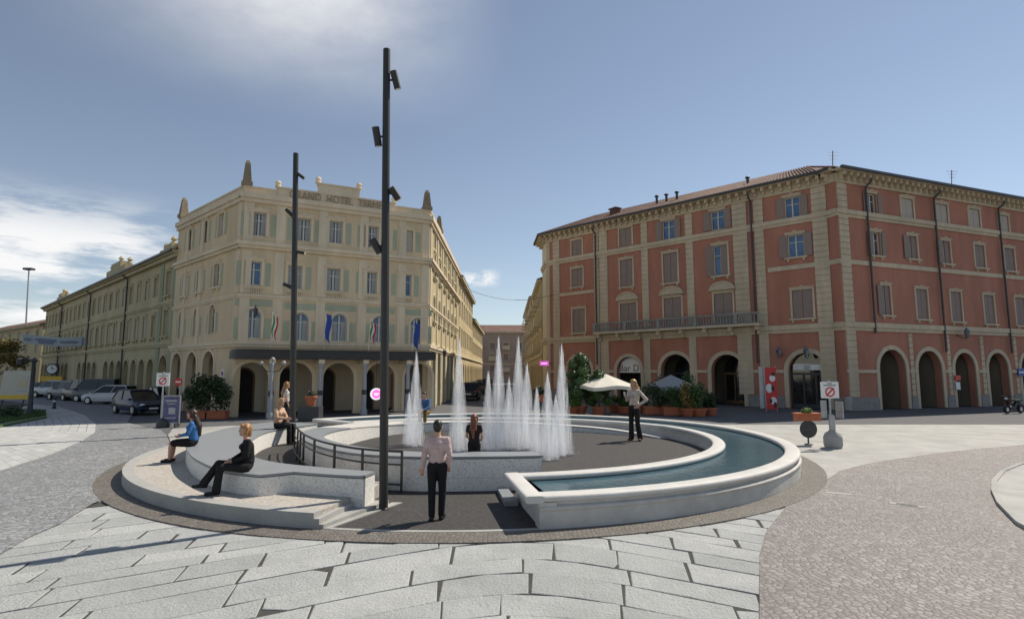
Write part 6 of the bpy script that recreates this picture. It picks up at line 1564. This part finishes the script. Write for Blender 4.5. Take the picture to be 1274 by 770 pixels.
    tp = [('cap', V['neck'] - Vector((0, .005, .055)), .068, V['chest'] + Vector((0, 0, .03)), .128 * fw), ('cap', V['chest'] + Vector((-.055, 0, .01)), .112 * fw + g * .5, V['waist'] + Vector((-.035, 0, 0)), .09 * fw + g), ('cap', V['chest'] + Vector((.055, 0, .01)), .112 * fw + g * .5, V['waist'] + Vector((.035, 0, 0)), .09 * fw + g),
          ('cap', V['waist'] + Vector((-.035, 0, 0)), .095 * fw + g, V['pelvis'] * .35 + V['waist'] * .65 + Vector((-.04, 0, 0)), .092 + g), ('cap', V['waist'] + Vector((.035, 0, 0)), .095 * fw + g, V['pelvis'] * .35 + V['waist'] * .65 + Vector((.04, 0, 0)), .092 + g)]
    if female: tp += [('ell', V['chest'] + Vector((e_ * .07, .085, .0)), (.066, .06, .066)) for e_ in (-1, 1)]
    for a in 'LR':
        tp += [('cap', V['neck'] - Vector((0, .005, .06)), .06, V['s' + a], .060 * fw), ('cap', V['s' + a], .060 * fw, V['s' + a] * .5 + V['e' + a] * .5 if sleeve == 'short' else V['e' + a], .051 * fw)]
        if sleeve == 'long': tp += [('cap', V['e' + a], .051 * fw, V['w' + a] - (V['w' + a] - V['e' + a]).normalized() * .01, .042 * fw)]
    put('top', fused(S3(tp), .014 * s, 'top', top, 4), body)
    bt = [('cap', V['pelvis'] + Vector((-.04, 0, .05)), .10, V['hL'] + Vector((.01, -.01, 0)), .098), ('cap', V['pelvis'] + Vector((.04, 0, .05)), .10, V['hR'] + Vector((-.01, -.01, 0)), .098), ('ell', V['pelvis'] + Vector((0, 0, .02)), (.13, .11, .13))]
    for a in 'LR':
        if skirt: bt += [('cap', V['h' + a], .105, V['k' + a] * .86 + V['h' + a] * .14, .085)]
        else: bt += [('cap', V['h' + a] * 1, .094, V['k' + a], .068), ('cap', V['k' + a], .07, V['k' + a] * .5 + V['a' + a] * .5, .064 + flare * .4), ('cap', V['k' + a] * .5 + V['a' + a] * .5, .064 + flare * .4, V['a' + a] + Vector((0, -.005, .01)), .058 + flare)]
    if skirt: bt += [('cap', V['kL'] * .8 + V['hL'] * .2, .07, V['kR'] * .8 + V['hR'] * .2, .07)]
    put('skirt' if skirt else 'trousers', fused(S3(bt), .014 * s, 'trousers', bottom, 4), body)
    for a in 'LR':
        sh = [('cap', V['a' + a] - Vector((0, .035, .04)), .042, V['t' + a] + Vector((0, 0, .008)), .036)]
        put('shoe', fused(S3(sh), .009 * s, 'shoe', cached(('shoe', shoes), lambda: cloth('shoe_leather', shoes, .4)), 2), body)
    hp = [('ell', H(0, -.018, .042), (.085, .1, .09)), ('ell', H(0, -.055, .0), (.078, .066, .09))]
    if hair in ('bob', 'long'):
        hp += [('cap', H(-.074, -.02, .04), .034, H(-.078, -.01, -.075), .026), ('cap', H(.074, -.02, .04), .034, H(.078, -.01, -.075), .026), ('cap', H(0, -.07, .03), .07, H(0, -.075, -.085), .058), ('cap', H(-.04, .06, .088), .026, H(.04, .055, .09), .026)]
    if hair == 'long':
        d = Vector((0, -.10, 0)); n0 = V['neck']; hp += [('cap', H(-.035, -.085, -.05), .058, V['chest'] + Vector((-.05, -.135, .04)), .05), ('cap', H(.035, -.085, -.05), .058, V['chest'] + Vector((.05, -.135, .04)), .05), ('cap', V['chest'] + Vector((0, -.135, .05)), .06, V['waist'] + Vector((0, -.125, .02)), .035)]
    put('hair', fused(S3(hp), .011 * s, 'hair', hairc, 3), body)
    return body
def hairm(n, c): return plain(n, c, .45, var=.35, scale=30)
blonde, honey, auburn, dkbrown, blackh = hairm('blonde_hair', (.42, .24, .09)), hairm('honey_hair', (.33, .17, .065)), hairm('auburn_hair', (.17, .055, .025)), hairm('dark_brown_hair', (.035, .018, .012)), hairm('black_hair', (.012, .01, .009))
blk = cloth('black_cloth', (.014, .013, .014)); 
# 1 man walking in
J = dict(STAND); J.update(eL=(-.225, -.05, 1.12), wL=(-.265, .02, .88), eR=(.235, -.07, 1.12), wR=(.20, .03, .93), aR=(.075, .05, .085), kR=(.085, .07, .49), tR=(.1, .2, .03), aL=(-.075, -.05, .085), tL=(-.085, .1, .03))
mx, my = gz(543, 647, .012)
person('man seen from behind in pale pink shirt and black trousers walking into the fountain', (mx, my, .012), R(-4), 1.0, J, cloth('pink_shirt', (.55, .40, .375)), blk, blackh, 'short', False)
# 2 woman with cup
p = gz(790, 548, .1); h_ = gy(790, 472, p[1])[2] - .1; s2 = h_ / 1.72
J = dict(STAND); J.update(eL=(-.36, -.09, 1.15), wL=(-.17, .03, 1.0), eR=(.2, .06, 1.13), wR=(.10, .27, 1.27), aL=(-.13, -.06, .085), tL=(-.2, .08, .03), aR=(.1, .02, .085), kL=(-.12, .03, .49))
rz2 = math.atan2(-.7, -.72) - R(90)
person('blonde woman in white jacket with hand on hip holding a cup inside the fountain', (*p, .1), rz2, s2, J, cloth('white_jacket', (.60, .50, .41)), cloth('brown_black_trousers', (.03, .022, .018)), blonde, 'long', True, flare=.022, shoes=(.12, .06, .03))
mt = Matrix.Translation((*p, .1)) @ Matrix.Rotation(rz2, 4, 'Z'); c = mt @ (Vector((.07, .36, 1.31)) * s2)
o = thing('paper_cup', 'small white cup held in front of the blonde woman in the white jacket', 'cup', c); b = MB(); b.lathe([(.026, -.05), (.036, .06), (.032, .06), (.024, -.04)], c, 14); b.build('cup', M['white'], o, True); b = MB(); b.lathe([(.037, .058), (.038, .07), (.03, .075)], c, 14); b.build('lid', M['white'], o, True)
# 3 long haired woman behind the wall
Y3 = 13.55; x3 = gy(590, 540, Y3)[0]; h3 = gy(590, 515, Y3)[2] - .1
J = dict(STAND); J.update(eL=(-.22, .0, 1.13), wL=(-.15, .2, 1.02), eR=(.22, .0, 1.13), wR=(.15, .2, 1.02))
person('woman with long auburn hair in dark dress seen from behind the white wall', (x3, Y3, .1), R(-8), h3 / 1.72, J, cloth('dark_dress', (.03, .018, .018)), blk, auburn, 'long', True, 'short')
# 4 man in denim on the back bench
x4, y4 = cp(114.3, bi(114.3) + .12); z4 = bz(114.3); s4 = 1.17
J = seated((.1 - z4) / s4, chest=(0, .10, .43), neck=(0, .19, .58), head=(0, .26, .72), waist=(0, .0, .24), sL=(-.17, .15, .53), sR=(.17, .15, .53), eL=(-.2, .36, .27), eR=(.2, .36, .27), wL=(-.05, .52, .2), wR=(.05, .52, .2))
person('man in denim shirt and olive trousers sitting bent forward beside the left jets', (x4, y4, z4), R(180 - 6), s4, J, cloth('denim_shirt', (.07, .15, .30)), cloth('olive_trousers', (.15, .10, .03)), dkbrown, 'short', False, shoes=(.02, .03, .05))
# 5 woman behind the far pole
Y5 = 26.3; x5 = gy(355, 520, Y5)[0]; h5 = gy(355, 475, Y5)[2]
person('woman in white top and dark trousers half hidden by the distant pole', (x5, Y5, 0), R(-60), h5 / 1.72, dict(STAND), cloth('white_top', (.6, .57, .52)), cloth('navy_trousers', (.02, .022, .03)), honey, 'long', True, 'short')
# 6 woman on the crescent's inner edge
x6, y6 = cp(175.5, ci(-(-184.5)) + .16); s6 = 1.15
J = seated((.15 - .66) / s6, eL=(-.2, .1, .33), wL=(-.03, .27, .24), eR=(.2, .1, .33), wR=(.05, .3, .3))
person('blonde woman in peach top sitting on the inner edge of the crescent bench', (x6, y6, .66), math.atan2(-.32, 1) - R(90), s6, J, cloth('peach_top', (.55, .36, .24)), blk, blonde, 'bob', True, flare=.015)
# 7 woman in black
x7, y7 = cp(-117.2, 8.74); s7 = 1.03; f7 = (.265 - .66) / s7
J = seated(f7, kL=(-.07, .45, .12), aL=(-.06, .50, f7 + .085), tL=(-.07, .66, f7 + .03), kR=(.06, .47, .17), aR=(.10, .70, f7 + .2), tR=(.11, .86, f7 + .16), eL=(-.21, .03, .31), wL=(-.06, .24, .2), eR=(.2, .05, .31), wR=(.02, .26, .22))
person('short haired blonde woman in black suit sitting with legs crossed on the crescent bench', (x7, y7, .66), math.atan2(-.52, -.85) - R(90), s7, J, blk, cloth('black_trousers', (.018, .017, .017)), honey, 'bob', True, flare=.02, yaw=.15)
# 8 woman in blue
x8, y8 = cp(-150.5, 8.22); s8 = 1.06; f8 = (.265 - .66) / s8
J = seated(f8, eL=(-.2, .06, .31), wL=(-.07, .27, .26), eR=(.2, .06, .31), wR=(.05, .27, .26))
person('dark haired woman in blue blouse and black skirt sitting on the crescent bench', (x8, y8, .66), math.atan2(-.18, -1) - R(90), s8, J, cloth('blue_blouse', (.05, .16, .38)), blk, dkbrown, 'long', True, skirt=True)

# lettering becomes plain mesh
dg = bpy.context.evaluated_depsgraph_get()
for o in [o for o in bpy.data.objects if o.type == 'FONT']:
    me = bpy.data.meshes.new_from_object(o.evaluated_get(dg)); n = bpy.data.objects.new('lettering', me); COL.objects.link(n)
    n.parent = o.parent; n.location = o.location; n.rotation_euler = o.rotation_euler; n.scale = o.scale; bpy.data.objects.remove(o)
